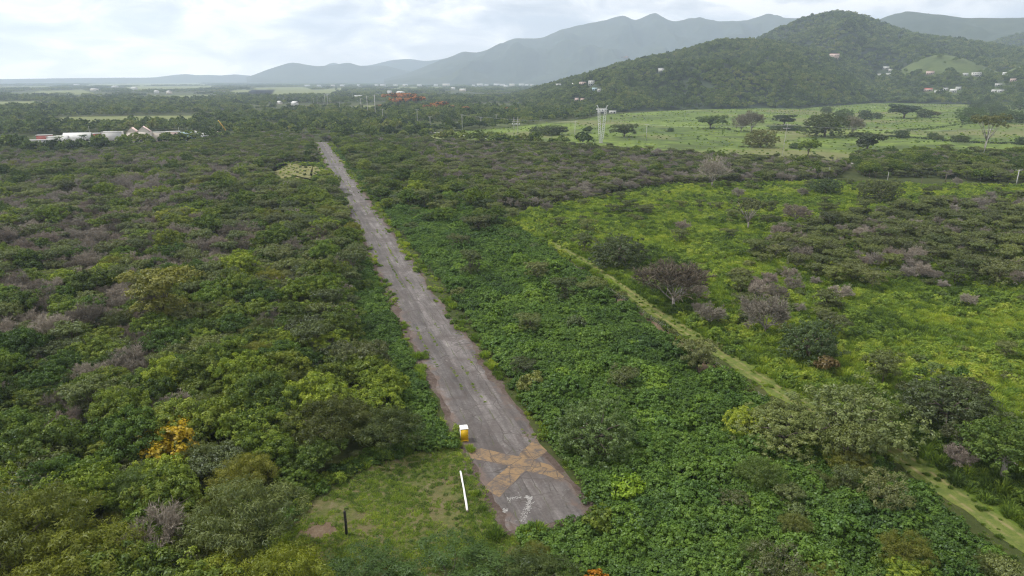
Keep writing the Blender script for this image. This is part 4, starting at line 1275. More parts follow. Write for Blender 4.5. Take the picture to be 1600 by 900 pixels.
grow('meadow', without(jgrid(poly(Z_MEADOW), 4.6), poly(Z_WOOD_R), poly(Z_SCRUB), TRACK_POLY(3.4), strip_poly(SIDE, 2.5), POND_POLY), lambda x, y: pick(('shrub', max(.04, .26 + .9 * fbm(x, y, .03, 2))), ('bare_tree', .012), ('thorn_tree', max(.02, .5 * fbm(x, y, .03, 2))), (None, .9)), 0.45, 1.1)
hp = strip_poly([TRACK[i] for i in range(5)], 7.5)
grow('fence', without(jgrid(strip_poly([G(785, 345), G(860, 396), G(945, 450), G(1020, 500), G(1100, 556), G(1205, 636)], 1.2), 2.2)), lambda x, y: pick(('shrub', .55), (None, .35)), 0.35, 0.7)


def vine_z(x, y):
    h = 1.3 * (0.45 + fbm(x, y, 0.10, 3.3)) + 0.8 * fbm(x, y, 0.27, 6)
    dx = (Vector((x, y, 0)) - RW_N).dot(RW_R)
    edge = max(0.0, min(1.0, (abs(dx) - RW_W - 2.0) / 4.0))
    return max(-0.1, h * edge)


grow('vine_c', without(jgrid(poly(Z_VINE_C), 1.35), RUNWAY_POLY(0.8), STRIP_POLY, TRACK_POLY(2.6), CLEAR_POLY), lambda x, y: 'vine', 0.6, 1.35, vine_z)
grow('vine_l', without(jgrid(poly(Z_VINE_L), 1.35), RUNWAY_POLY(2.4), CLEAR_POLY), lambda x, y: 'vine', 0.55, 1.2, vine_z)
grow('front', without(jgrid(poly(Z_FRONT), 1.5), RUNWAY_POLY(1.4), CLEAR_POLY), lambda x, y: 'vine', 0.6, 1.2)
hold = HEROES; HEROES = []
grow('meadow', without(jgrid(poly(Z_MEADOW), 1.25), TRACK_POLY(2.0), strip_poly(SIDE, 1.2), POND_POLY), lambda x, y: pick(('grass', .6), ('weed', max(0.02, .12 + 1.0 * fbm(x, y, .035, 12))), (None, .12)), 0.6, 1.45, lambda x, y: max(-.1, .5 * fbm(x, y, .12, 3)))
grow('track', jgrid(strip_poly(TRACK, 4.2), 0.75, .7), lambda x, y: pick(('grass', .25), ('short_grass', .8), (None, .4)) if fbm(x, y, .25, 17) > -.25 else None, 0.12, 0.5)
grow('clearing', without(jgrid(CLEAR_POLY, 0.42), RUNWAY_POLY(0.3), poly([(474, 830), (495, 818), (520, 820), (525, 831), (500, 842), (482, 838)])), lambda x, y: pick(('short_grass', max(.02, .55 + fbm(x, y, .18, 5))), ('weed', .006), (None, .45)), 0.45, 1.4)
POINTS['weed'] = [r if r[7] != 'clearing' else (*r[:4], .3, .22, r[6], r[7]) for r in POINTS['weed']]
RING = lambda sp: without(jgrid(CLEAR_PAD, sp), CLEAR_POLY, RUNWAY_POLY(1.0), poly(Z_FRONT))
grow('clearing_edge', RING(1.0), lambda x, y: pick(('grass', .55), ('weed', .25), ('vine', .35)), 0.6, 1.2)
grow('front', RING(3.0), lambda x, y: pick(('shrub', .6), (None, .6)), 0.4, 0.8)
grow('verge', without(jgrid(RUNWAY_POLY(3.2), 0.9), RUNWAY_POLY(1.2)), lambda x, y: pick(('short_grass', .6), ('grass', .08), (None, .5)), 0.5, 1.3)
grow('verge', without(jgrid(RUNWAY_POLY(1.2), 0.7), RUNWAY_POLY(-1.1)), lambda x, y: pick(('short_grass', .7), ('grass', .12), ('weed', .05), (None, .2)) if fbm(x, y, .07, 41) + .5 * fbm(x, y, .4, 7) > (.06 if y > 125 else .36) else None, 0.35, 0.9)


def joint_weeds():
    out = []
    for u0 in (-3.6, -1.2, 1.1, 3.4):
        t = 34.0
        while t < RW_LEN:
            t += RNG.expovariate(1 / 0.6)
            if fbm(t, u0 * 9, .05, 3) > .12:
                p = RW_N + RW_D * t + RW_R * (u0 + .5 * fbm(t, u0, .12, 1) + RNG.gauss(0, .08))
                out.append((p.x, p.y))
    return out


grow('verge', joint_weeds(), lambda x, y: 'short_grass', 0.4, 1.0)
grow('pasture', without(jgrid(poly(PX_PASTURE), 7.0)), lambda x, y: pick(('grass', max(0, .3 + fbm(x, y, .02, 21))), ('shrub', max(0, -.01 + .06 * fbm(x, y, .012, 9))), (None, .8)), 0.5, 1.3)
grow('dry', jgrid(DRY_POLY, 1.6), lambda x, y: pick(('grass', .1), (None, .9)), 0.4, 0.7)
grow('dry', without(jgrid(DRY_PAD, 1.5), DRY_POLY, RUNWAY_POLY(2)), lambda x, y: pick(('grass', .4), ('weed', .2), (None, .4)), 0.4, 0.8)
HEROES = hold

ZONE_WORDS = {
    'wood_l': 'in the left wood', 'wood_m': 'in the grey thicket', 'wood_r': 'in the dark meadow thicket',
    'scrub': 'in the trackside scrub', 'roadside': 'in the roadside trees', 'front': 'beside the grass clearing',
    'lower_r': 'in lower right scrub', 'vine_c': 'right of the runway', 'vine_l': 'left of the runway', 'meadow': 'in the meadow', 'fence': 'on the fence line'}
KIND_WORDS = {
    'broadleaf_tree': ('broadleaf tree', 'tree', ['deep green', 'mid green', 'yellow green', 'olive green'], [(.8, .92, .9), (1, 1, 1), (1.45, 1.38, 1.0), (1.1, 1.0, .95)]),
    'feathery_tree': ('feathery tree', 'tree', ['olive', 'dull green', 'yellow olive'], [(1, 1, 1), (.75, .95, .9), (1.4, 1.25, .8)]),
    'thorn_tree': ('thorn tree', 'tree', ['dark olive', 'olive', 'greyish olive'], [(.85, .9, .9), (1.1, 1.1, .95), (1.0, .95, 1.1)]),
    'bare_tree': ('leafless tree', 'tree', ['grey', 'mauve grey', 'pale grey'], [(.80, .79, .76), (.93, .87, .86), (1.15, 1.12, 1.08)]),
    'shrub': ('shrub', 'shrub', ['dark green', 'olive', 'green'], [(.8, .9, .9), (1.1, 1.05, .9), (.95, 1.15, .9)]),
    'vine_covered_bush': ('vine covered bush', 'bush', ['dark green', 'green', 'bright green'], [(.85, .9, .95), (1, 1, 1), (1.25, 1.2, .95)])}


POINTS['shrub'] += FOOT
ZONE_WORDS['pasture'] = 'in the pasture'


def settle():
    for kind, (word, cat, tints, cols) in KIND_WORDS.items():
        rows = POINTS[kind]
        vis = []
        for i, r in enumerate(rows):
            px, py = project(r[0], r[1], 2.0)
            if -10 < px < 1610 and py < 915: vis.append((math.hypot(r[0], r[1]) / r[4], i))
        vis.sort()
        near = {i for _, i in vis[:290]}
        for i in near:
            x, y, z, rz, sx, sz, w, zone = rows[i]
            t = w % len(tints)
            p = KINDS[kind][w % len(KINDS[kind])]
            size = 'large' if sx > 1.05 else 'small' if sx < 0.7 else ''
            lab = say(' '.join(q for q in (size, tints[t], word, ZONE_WORDS[zone]) if q), x, y, z + (3.0 if cat == 'tree' else 1.2) * sz)
            plant(kind, w, x, y, z, rz, sx, sz, lab, cat, f'{word}s {ZONE_WORDS[zone]}', cols[t])
        rest = [r[:7] for i, r in enumerate(rows) if i not in near]
        nm = {'broadleaf_tree': 'broadleaf_wood', 'feathery_tree': 'feathery_wood', 'thorn_tree': 'thorn_wood', 'bare_tree': 'leafless_thicket', 'shrub': 'shrubbery', 'vine_covered_bush': 'vine_thicket'}[kind]
        stand(nm, rest, KINDS[kind], f'massed {word}s filling the scrub farther off', 'vegetation')
    stand('vine_cover', [r[:7] for r in POINTS['vine']], KINDS['vine'], 'bright green creeping vines blanketing the ground beside the runway', 'vines')
    stand('tall_grass', [r[:7] for r in POINTS['grass']], KINDS['grass'], 'tall bright green grass filling the right hand meadow', 'grass')
    stand('tall_weeds', [r[:7] for r in POINTS['weed']], KINDS['weed'], 'leafy bright green weeds standing in mounds over the right hand meadow', 'weeds')
    stand('short_grass', [r[:7] for r in POINTS['short_grass']], KINDS['short_grass'], 'short tufts of grass over the clearing and the runway verge', 'grass')


settle()

TOWN = [(697, 127, 11, 3.2), (750, 129, 10, 3), (776, 127.5, 9, 3), (785, 129, 8, 2.5), (800, 129.5, 8, 3), (815, 128.5, 8, 3), (681, 129, 6, 2), (655, 129, 7, 2), (633, 129, 8, 2), (598, 129.5, 8, 2.4), (588, 129.5, 5, 2), (560, 131, 4, 2), (520, 131.5, 6, 1.6), (535, 130, 7, 1.6), (480, 131, 8, 1.5), (498, 130.5, 5, 1.4), (723, 143, 9, 2.4), (708, 140, 6, 2), (609, 147, 7, 2.2), (626, 148, 10, 3), (633, 153, 8, 3.4), (561, 154, 13, 3.4), (562, 158, 5, 2.2), (850, 132, 12, 1.6), (831, 130, 6, 2), (823, 129.5, 5, 2), (461, 165, 7, 4), (455, 160, 4, 3), (437, 163, 5, 2), (760, 131, 6, 2), (740, 131, 5, 1.6), (702, 133, 6, 1.8), (668, 133, 5, 1.6), (645, 132, 5, 1.6), (618, 131, 6, 1.8), (790, 136, 6, 1.6), (148, 142, 9, 1.6), (210, 140, 8, 1.4), (120, 134, 9, 1.2), (245, 146, 5, 1.6), (265, 147, 4, 1.6), (180, 137, 8, 1.2), (842, 131.5, 5, 1.8), (858, 130.5, 6, 1.8)]
# ------------------------------------------------------------------ woods on the far plain and on the hills
PROTECT = []                              # pixel boxes (px, py, half width, half height) kept free of hill trees: houses stand there


def rows_from(P, lo, hi):
    n = len(P)
    s = NR.uniform(lo, hi, n)
    return np.stack([P[:, 0], P[:, 1], P[:, 2] if P.shape[1] > 2 else np.zeros(n), NR.uniform(0, 6.28, n), s, s * NR.uniform(.85, 1.15, n), NR.integers(0, 64, n)], 1)


HOUSES_HILL = [
    # px, py of the foot, width px, height px, wall colour, roof colour, label
    (873, 135, 9, 3.4, 'w', 'w', 'white house left in the foot of the near hill'), (898, 135, 8, 4.5, 'w', 'w', 'white house second from the left in the hillside hamlet'),
    (911, 134, 12, 5, 'p', 'g', 'pinkish house in the middle of the hillside hamlet'), (924, 133, 9, 6, 'w', 'w', 'tallest white house of the hillside hamlet'),
    (929, 141, 8, 3, 'b', 'b', 'low bluish roofed house below the hillside hamlet'), (936, 143, 5, 3, 'w', 'w', 'small cream house lowest in the hillside hamlet'),
    (901, 158, 6, 4, 'p', 'g', 'small pinkish house in the trees below the hamlet'), (910, 158, 6, 3.5, 'p', 'r', 'red roofed house in the trees below the hamlet'),
    (939, 177, 17, 6, 'w', 'w', 'long white building at the foot of the hill behind the steel tower'), (957, 177, 10, 3, 'w', 'w', 'low white shed right of the long building'),
    (939, 115, 5, 5, 'g', 'g', 'grey hut high in the woods above the hamlet'), (958, 114, 7, 2, 'w', 'w', 'flat white roofed house left on the upper hillside'),
    (1033, 112, 9, 4, 'w', 'g', 'white house on the upper hillside'), (1051, 108, 5, 2, 'w', 'w', 'tiny white house right of the upper hillside house'),
    (1303, 92, 13, 7, 'p', 'r', 'pinkish villa on the hillside shoulder'), (1384, 108, 9, 3.5, 'w', 'w', 'white house topmost in the cluster on the tall hill'),
    (1391, 112, 5, 3.5, 'w', 'w', 'white cube house second in the cluster on the tall hill'), (1388, 118, 7, 3, 'w', 'g', 'white house lowest in the cluster on the tall hill'),
    (1374, 118, 5, 2, 'w', 'w', 'small white hut left of the cluster on the tall hill'), (1453, 116, 10, 4, 'p', 'r', 'pink house below the grassy spur'),
    (1508, 118, 7, 3, 'w', 'g', 'small pale house under the grassy spur'), (1525, 119, 12, 5, 'w', 'w', 'white house under the right end of the grassy spur'),
    (1450, 142, 11, 3.5, 'p', 'r', 'red roofed house left in the valley village'), (1466, 145, 10, 3, 'w', 'w', 'white house second from the left in the valley village'),
    (1477, 141, 7, 3, 'w', 'g', 'pale house behind the second white one in the valley village'), (1489, 144, 9, 4, 'w', 'w', 'white house in the middle of the valley village'),
    (1497, 140, 7, 3.5, 'w', 'w', 'white peaked house right in the valley village'), (1553, 144, 7, 3, 'w', 'w', 'pale house near the right end of the valley village'),
    (1563, 144, 8, 3, 'w', 'g', 'grey roofed house last in the valley village'), (1569, 118, 5, 4, 'w', 'w', 'narrow white house near the bright slope'),
    (1583, 127, 8, 3.5, 'p', 'p', 'pale house beside the red earth cutting'), (1560, 134, 9, 3, 'w', 'g', 'half hidden house above the valley village end')]
HOUSE_SPOTS = [(hit(px, py), px, py, w, h, wc, rc, lab) for (px, py, w, h, wc, rc, lab) in HOUSES_HILL]


def clear_of_houses(P):
    keep = np.ones(len(P), bool)
    for (p, px, py, w, h, *_r) in HOUSE_SPOTS:
        d = math.hypot(p.x, p.y); hw = w * d / F * 0.5
        dv = np.array([p.x, p.y]) / d
        rel = P[:, :2] - np.array([p.x, p.y])
        al = rel @ dv; ac = np.abs(rel @ np.array([-dv[1], dv[0]]))
        keep &= ~((ac < hw * 0.8 + 3) & (al > -26 - 8) & (al < hw + 8))
    return P[keep]


P1 = clear_of_houses(H1.points(1 / 62.0, 32)); P1 = P1[P1[:, 2] > -0.3]
P2 = clear_of_houses(H2.points(1 / 120.0, 36)); P2 = P2[P2[:, 2] > -0.3]
# the spurs stay open grass: no tree of the tall hill stands in front of them
px2 = 800 + F * P2[:, 0] / (P2[:, 1] * CP - (P2[:, 2] - CAM_H) * SP)
spur = np.array([any(h.bvh.ray_cast(Vector((q[0], q[1], -50)), Vector((0, 0, 1)))[0] is not None and h.bvh.ray_cast(Vector((q[0], q[1], -50)), Vector((0, 0, 1)))[0].z > q[2] - 2 for h in (H3, H4)) for q in P2])
P2 = P2[~spur]
def below(P, line):
    u = 800 + F * P[:, 0] / (P[:, 1] * CP - (P[:, 2] - CAM_H) * SP)
    v = 450 - F * (P[:, 1] * SP + (P[:, 2] - CAM_H) * CP) / (P[:, 1] * CP - (P[:, 2] - CAM_H) * SP)
    return P[(v > line(u)) | (NR.random(len(P)) < 0.05)]


P3 = clear_of_houses(below(H3.points(1 / 80.0, 17), lambda u: 116 + 4 * np.sin(u * .13))); P4 = clear_of_houses(below(H4.points(1 / 80.0, 17), lambda u: 113 + 3 * np.sin(u * .2)))
PD = MD.points(1 / 260.0, 26)
stand('hill_woodland', np.concatenate([rows_from(P1, .8, 1.7), rows_from(P2, 1.1, 2.2), rows_from(P3, .9, 1.7), rows_from(P4, .9, 1.7), rows_from(PD, 1.0, 1.8)]), KINDS['distant_tree'], 'dense woodland of small trees covering both hills', 'woodland')

FIELDS = [poly(p) for p in ([(540, 172), (556, 165), (600, 165), (612, 171), (575, 175)], [(130, 136), (140, 131), (310, 130), (330, 133)], [(-40, 139), (-30, 136), (70, 135), (80, 138)], [(225, 155), (235, 150), (340, 149), (350, 153), (300, 157)], [(-60, 168), (-40, 160), (60, 158), (90, 164), (30, 170)], [(420, 160), (430, 156), (480, 155), (488, 159)], [(610, 140), (622, 136), (690, 136), (700, 139)], [(380, 150), (398, 137), (475, 136), (490, 141), (535, 137), (545, 143), (470, 150)], [(60, 197), (95, 183), (300, 181), (330, 188), (250, 196), (120, 200)], [(30, 151), (60, 142), (130, 141), (150, 147)], [(190, 141), (200, 135), (330, 134), (345, 140)], [(355, 148), (365, 141), (430, 140), (425, 147)])]
PAST = poly(PX_PASTURE)
HOUSE_STRIP = poly([(-60, 222), (0, 232), (90, 236), (200, 230), (345, 216), (345, 204), (200, 209), (-60, 214)])


def plain_trees():
    out = []
    # belt of trees one can nearly tell apart: 600 m to 2.2 km
    n = 60000
    r = np.sqrt(NR.uniform(560 ** 2, 2300 ** 2, n)); a = NR.uniform(rad(-42), rad(42), n)
    P = np.stack([np.sin(a) * r, np.cos(a) * r], 1)
    den = np.array([0.52 + 0.75 * fbm(x, y, 0.0035, 1.5) - 0.15 * max(0, (math.hypot(x, y) - 1100) / 1200) for x, y in P])
    P = P[NR.random(n) < den]
    P = without(P, PAST, HOUSE_STRIP, *FIELDS, poly(Z_WOOD_L), poly(Z_WOOD_M), poly(Z_ROADSIDE), RUNWAY_POLY(8))
    px = 800 + F * P[:, 0] / (P[:, 1] * CP + CAM_H * SP)
    P = P[~((px > 930) & (np.hypot(P[:, 0], P[:, 1]) < 1500))]
    P = np.concatenate([P, np.zeros((len(P), 1))], 1)
    P = P[[h is None for h in (H1.bvh.ray_cast(Vector((q[0], q[1], 900)), Vector((0, 0, -1)))[0] for q in P)]]
    P = clear_of_houses(P)
    stand('plain_woodland', rows_from(P, .7, 1.6), KINDS['distant_tree'], 'dark tree belts spreading over the plain behind the airstrip', 'woodland')
    n = 11000
    r = np.sqrt(NR.uniform(2100 ** 2, 10500 ** 2, n)); a = NR.uniform(rad(-42), rad(14), n)
    P = np.stack([np.sin(a) * r, np.cos(a) * r], 1)
    den = np.array([0.55 + 0.9 * fbm(x, y, 0.0009, 2.5) for x, y in P])
    P = P[NR.random(n) < den]
    P = without(P, *FIELDS)
    for (px_, py_, w_, h_) in TOWN:
        q = G(px_, py_)
        if q.length > 8200: q = at_dist(px_, py_, 5800)
        d = math.hypot(q.x, q.y); dv = np.array([q.x, q.y]) / d
        al = P @ dv; ac = np.abs(P @ np.array([-dv[1], dv[0]]))
        P = P[~((ac < w_ * d / F * .5 + 25) & (al > d - 900) & (al < d + 40))]
    stand('far_woodland', rows_from(P, .8, 1.5), KINDS['grove'], 'hazy groves and hedgerows on the far plain', 'woodland')


plain_trees()


def hedge(pts, n, label, h=2.2, w=2.0):
    gs = []
    P = [G(*p) for p in pts]
    o = P[0]
    for i in range(n):
        t = i / (n - 1) * (len(P) - 1); k = min(int(t), len(P) - 2)
        q = P[k].lerp(P[k + 1], t - k) - o
        s = RNG.uniform(0.6, 1.3)
        c = crown([(0, 0, h * 0.45, w * s, w * s, h * 0.5 * s)], 12, 14, 0.5, 0.3, 0.6, -0.5)
        gs.append(moved(c, (q.x + RNG.gauss(0, .5), q.y + RNG.gauss(0, 1.5), 0)))
    ob = obj('hedge', to_mesh('hedge', merge(gs), [M_THORN]), None, o)
    ob.color = (.65, .8, .75, 1)
    tag(ob, label, 'hedge', 'hedges across the pasture')


hedge([(1388, 210), (1420, 205), (1450, 203), (1490, 197), (1530, 193), (1558, 191)], 70, 'long hedge rising towards the green domed tree', 2.6)
hedge([(1378, 214), (1400, 214), (1440, 217), (1490, 222), (1540, 224), (1600, 226)], 60, 'lower hedge line passing behind the leaning pole', 1.6, 1.6)
hedge([(1215, 200), (1240, 203), (1260, 206)], 22, 'short hedge below the dark umbrella tree', 1.8, 1.8)

# ------------------------------------------------------------------ buildings
WALLS = {'w': plain('white_render', (0.58, 0.58, 0.56), 0.8, 0.06, 0.4), 'p': plain('pinkish_render', (0.60, 0.46, 0.42), 0.8, 0.08, 0.4), 'b': plain('pale_blue_render', (0.42, 0.56, 0.60), 0.8, 0.06, 0.4),
         'g': plain('grey_render', (0.42, 0.42, 0.42), 0.8, 0.1, 0.4), 'r': plain('brick_red_render', (0.36, 0.10, 0.08), 0.8, 0.1, 0.4), 'c': plain('cream_render', (0.66, 0.60, 0.52), 0.8, 0.06, 0.4)}
M_WIN = plain('dark_window', (0.035, 0.04, 0.045), 0.2, 0.1, 1.0)


def house(px, foot, width, height, depth, walls, roof, label, storeys=1, kind='flat', group=None, rz=None, bits=()):
    """a house facing the camera side; the wall, the roof, every window and the dark painted doorway are parts"""
    p = foot
    rz = -math.atan2(p.x, p.y) * 0.7 + RNG.uniform(-.15, .15) if rz is None else rz
    t = thing('house', (p.x, p.y, p.z), label, 'house', group, rz)
    w2, d2 = width / 2, depth / 2
    h = height if kind == 'flat' else height * 0.68
    obj('wall', to_mesh('wall', box(-w2, w2, -d2, d2, -1.5, h), [WALLS[walls]]), t)
    if kind == 'flat':
        obj('roof', to_mesh('roof', merge([box(-w2 - .3, w2 + .3, -d2 - .3, d2 + .3, h + .003, h + .25), box(-w2 - .3, w2 + .3, -d2 - .3, -d2 - .1, h + .253, h + .55)]), [WALLS[roof]]), t)
    elif kind == 'gable':
        obj('roof', to_mesh('roof', gable(-w2, w2, -d2, d2, h + 0.003, height), [WALLS[roof]]), t)
    else:
        obj('roof', to_mesh('roof', gable(-w2, w2, -d2, d2, h + 0.003, height, axis='y'), [WALLS[roof]]), t)
        obj('gable_wall', to_mesh('gable_wall', geo([(-w2, -d2, h + .003), (w2, -d2, h + .003), (0, -d2, height - .02), (0, -d2, height - .02), (-w2, -d2 + .2, h + .003), (w2, -d2 + .2, h + .003), (0, -d2 + .2, height - .02), (0, -d2 + .2, height - .02)], [(0, 1, 2, 3), (5, 4, 7, 6)]), [WALLS[walls]]), t)
    n = max(1, int(width / 3.6))
    for s in range(storeys):
        z0 = s * (h / storeys) + 0.9
        for i in range(n):
            x = -w2 + width * (i + .5) / n
            if s == 0 and i == n // 2 and n > 1:
                obj('door', to_mesh('door', box(x - max(1.2, width * .13), x + max(1.2, width * .13), -d2 - .05, -d2 + .05, 0, 2.4), [M_WIN]), t)  # widened dark slab; its colour stands for the shade in a porch opening
            else:
                obj('window', to_mesh('window', box(x - .95, x + .95, -d2 - .05, -d2 + .05, z0 - .1, z0 + 1.4), [M_WIN]), t)
    return t


VILL = 'houses in the white village row'


def row_house(x0, x1, ytop, yfoot, depth, walls, roof, label, **kw):
    p = G((x0 + x1) / 2, yfoot)
    dep = p.y * CP + CAM_H * SP
    w = (x1 - x0) * dep / F; h = (yfoot - ytop) * dep / F * 1.0
    return house(0, p, w, h, depth, walls, roof, label, group=VILL, **kw)


row_house(-14, 22, 216, 229, 9, 'w', 'g', 'low grey roofed house at the left end of the village row')
row_house(22, 32, 218, 230, 7, 'r', 'r', 'small red house at the left end of the village row', kind='gable')
row_house(40, 79, 219.5, 234, 10, 'g', 'g', 'grey house with dark openings nearest in the village row')
row_house(62, 82, 211.5, 226, 8, 'r', 'w', 'red and white house behind the grey one')
row_house(79, 93, 214, 231, 9, 'w', 'w', 'left part house of the stepped white pair')
row_house(93, 108, 212.5, 230, 9, 'w', 'w', 'stepped white house with a low pitched roof', kind='gable')
row_house(106, 143, 208, 228.5, 12, 'w', 'w', 'big white two storey house in the village row', storeys=2, kind='gable')
row_house(144, 158, 209, 226, 9, 'r', 'w', 'red walled house with a white roof', storeys=1)
row_house(165, 192, 206.5, 223, 9, 'w', 'w', 'white house with a shaded porch between the trees')
row_house(202, 218, 200, 222, 9, 'c', 'p', 'left gabled half of the cream house with pink roofs', storeys=2, kind='front')
row_house(218, 237, 198, 222, 11, 'c', 'p', 'tall cream house with a pink gable roof', storeys=2, kind='front')
row_house(238, 262, 207, 220, 9, 'c', 'w', 'long low cream house right of the tall one')
row_house(262, 282, 206, 219.5, 9, 'p', 'w', 'pinkish house left of the blue one')
row_house(283, 301, 207.5, 220, 9, 'b', 'b', 'pale blue house near the right end of the row')
row_house(301, 311, 205, 217, 7, 'w', 'w', 'narrow white gabled house beside the blue one', kind='front')
row_house(311, 330, 209.5, 216.5, 8, 'w', 'w', 'low white house at the right end of the village row')
row_house(329, 341, 206, 214, 8, 'g', 'p', 'small weathered house last in the village row', kind='gable')

for (p, px, py, w, h, wc, rc, lab) in HOUSE_SPOTS:
    dep = p.y * CP - (p.z - CAM_H) * SP
    house(0, Vector((p.x, p.y, p.z)), w * dep / F, h * dep / F + 1.0, min(12, max(6, w * dep / F * .6)), wc, rc, lab, 1 if h < 5 else 2, RNG.choice(['flat', 'flat', 'gable']), 'houses scattered over the hills')

for i, (px, py, w, h) in enumerate(TOWN):
    p = G(px, py)
    if p.length > 8200: p = at_dist(px, py, 5800); p.z = 0
    dep = p.y * CP + CAM_H * SP
    W_, H_ = w * dep / F, max(9.0 if p.y > 2500 else 4.0, h * dep / F)
    t = thing('town_building', (p.x, p.y, 0), say(('long white building' if w > 8 else 'small white building') + ' in the far town', p.x, p.y, H_ / 2), 'building', 'white buildings of the far town', RNG.uniform(-.2, .2))
    obj('wall', to_mesh('wall', box(-W_ / 2, W_ / 2, -12, 12, -.5, H_), [WALLS['w' if i % 4 else 'c']]), t)
    obj('roof', to_mesh('roof', gable(-W_ / 2, W_ / 2, -12, 12, H_ + .003, H_ + 3.0, .5, .4), [WALLS['w' if i % 3 else 'g']]), t)

# ------------------------------------------------------------------ poles, tower, fence
def pole_h(px, y0, y1):
    p = G(px, y1); dep = p.y * CP + CAM_H * SP
    return p, (y1 - y0) * dep / F / (CP + 0.02)


def power_pole(px, ytop, yfoot, label, arms=1, lean=0.0, thick=1.0, concrete=True):
    p, h = pole_h(px, ytop, yfoot)
    t = thing('power_pole', p, label, 'pole', 'power poles over the plain')
    r = max(0.22, 0.013 * h) * thick
    top = (lean * h, 0, h)
    obj('shaft', to_mesh('shaft', tube([(0, 0, -.5), top], [r * 1.3, r * .8], 8), [M_CONC if concrete else M_BARK]), t)
    for a in range(arms):
        z = h * (0.965 - 0.10 * a); x = lean * z; L = 1.3 + .05 * h
        arm = obj('crossarm', to_mesh('crossarm', box(x - L, x + L, r * .8 + .003, r * .8 + .16, z - .1, z + .1), [M_CONC]), t)
        for sx in (-.9, 0.55, .9):
            obj('insulator', to_mesh('insulator', tube([(x + L * sx, r * .8 + .08, z + .102), (x + L * sx, r * .8 + .08, z + .5)], [.10, .06], 6), [M_STEEL]), arm)
    return t


for args in [(565, 155, 180, 'left shaft of the three tallest transmission poles'), (575, 152, 184, 'middle one of the three tallest transmission poles'), (587, 150, 186, 'right one of the three tallest transmission poles'),
             (598.5, 171, 190, 'slim pole right of the three tallest ones'), (547.5, 167, 179, 'short slim pole left of the three tallest ones'), (531, 160, 176, 'pole midway between the two groups of tall poles'),
             (516.5, 154, 170, 'front pole of the distant left pole group'), (512.5, 148, 166, 'tallest pole of the distant left pole group'), (508, 148, 166, 'second tallest pole of the distant left pole group'), (505.5, 155, 168, 'thin pole left in the distant pole group'), (496, 153, 164, 'thin far pole left of the distant pole group'), (490, 154, 164, 'thinnest far pole at the left of the pole groups'), (545.5, 148, 155, 'far thin pole above the short slim one'), (551, 148, 155, 'far thin pole right above the short slim one'),
             (652.5, 172, 197, 'wire pole in front of the orange red trees'), (672.5, 183, 205, 'wire pole left of the pale road'), (722.3, 180, 206, 'roadside pole below the bright orange red tree'), (751.5, 184, 200, 'slim pole right of the roadside pole'), (775.3, 180, 197, 'pole carrying a light box near the bush'), (574.5, 205, 216, 'short pole rising from the scrub past the runway end'),
             (898, 190, 218, 'thin pole left of the steel tower'), (1009.5, 195, 220, 'thin pole right of the flat topped tree')]:
    power_pole(*args)
power_pole(1221, 196, 249, 'tall pale concrete pole standing in the pasture front', 2, 0.06, 0.42)
power_pole(1533, 203, 252, 'leaning pale pole in front of the umbrella tree', 1, 0.10, 0.45)
power_pole(1386, 269, 286, 'short bare post pole left in the field by the highway', 0, 0.0, .5)
power_pole(1438, 277, 295, 'short wooden pole beside the brown bush', 0, 0.0, .55, False)
power_pole(1477, 272, 284, 'dark thin pole in the roadside trees', 0, 0.0, .8, False)
power_pole(1587, 266, 292, 'crossarmed pole near the right edge of the highway', 1)
power_pole(1294, 262, 283, 'pale slim pole in the grey roadside thicket', 0, 0.0, .5)
power_pole(141, 197.5, 212, 'antenna mast on the big white village house side', 0, -0.03, .7)
power_pole(280, 199, 209, 'thin mast between the pink and the blue house', 0, 0.0, .7)


def twin_frame():
    p, h = pole_h(806, 185, 213)
    dep = p.y * CP + CAM_H * SP
    g = 3.0 * dep / F
    t = thing('pole_frame', p, 'twin pole frame with transformers and white insulators', 'pole frame')
    for s in (-1, 1):
        obj('shaft', to_mesh('shaft', tube([(s * g, 0, -.5), (s * g, 0, h)], [.3, .2], 8), [M_CONC]), t)
    for z in (.62, .78):
        obj('crossarm', to_mesh('crossarm', box(-g - 2, g + 2, .303, .55, h * z - .12, h * z + .12), [M_CONC]), t)
    for k, x in enumerate((-g - 1.5, -g * .4, g * .4, g + 1.5)):
        obj('transformer', to_mesh('transformer', tube([(x, .43, h * .62 + .13), (x, .43, h * .62 + 1.5)], [.45, .42], 8), [M_STEEL]), t)


twin_frame()


def lattice_leg(a, b, w0, w1, n):
    """square lattice mast of angle bars"""
    a, b = Vector(a), Vector(b); gs = []
    c = [(-1, -1), (1, -1), (1, 1), (-1, 1)]
    P = []
    for i in range(n + 1):
        t = i / n; w = w0 + (w1 - w0) * math.sin(math.pi * min(1, max(0, t))) if False else w0 + (w1 - w0) * min(1, t * 5, (1 - t) * 5 + .25)
        q = a.lerp(b, t)
        P.append([q + Vector((x * w / 2, y * w / 2, 0)) for x, y in c])
    r = 0.17
    for k in range(4):
        gs.append(tube([P[i][k] for i in range(n + 1)], [r] * (n + 1), 4))
        for i in range(n):
            gs.append(tube([P[i][k], P[i + 1][(k + 1) % 4]], [r * .7] * 2, 3) if i % 2 else tube([P[i][(k + 1) % 4], P[i + 1][k]], [r * .7] * 2, 3))
    return merge(gs)


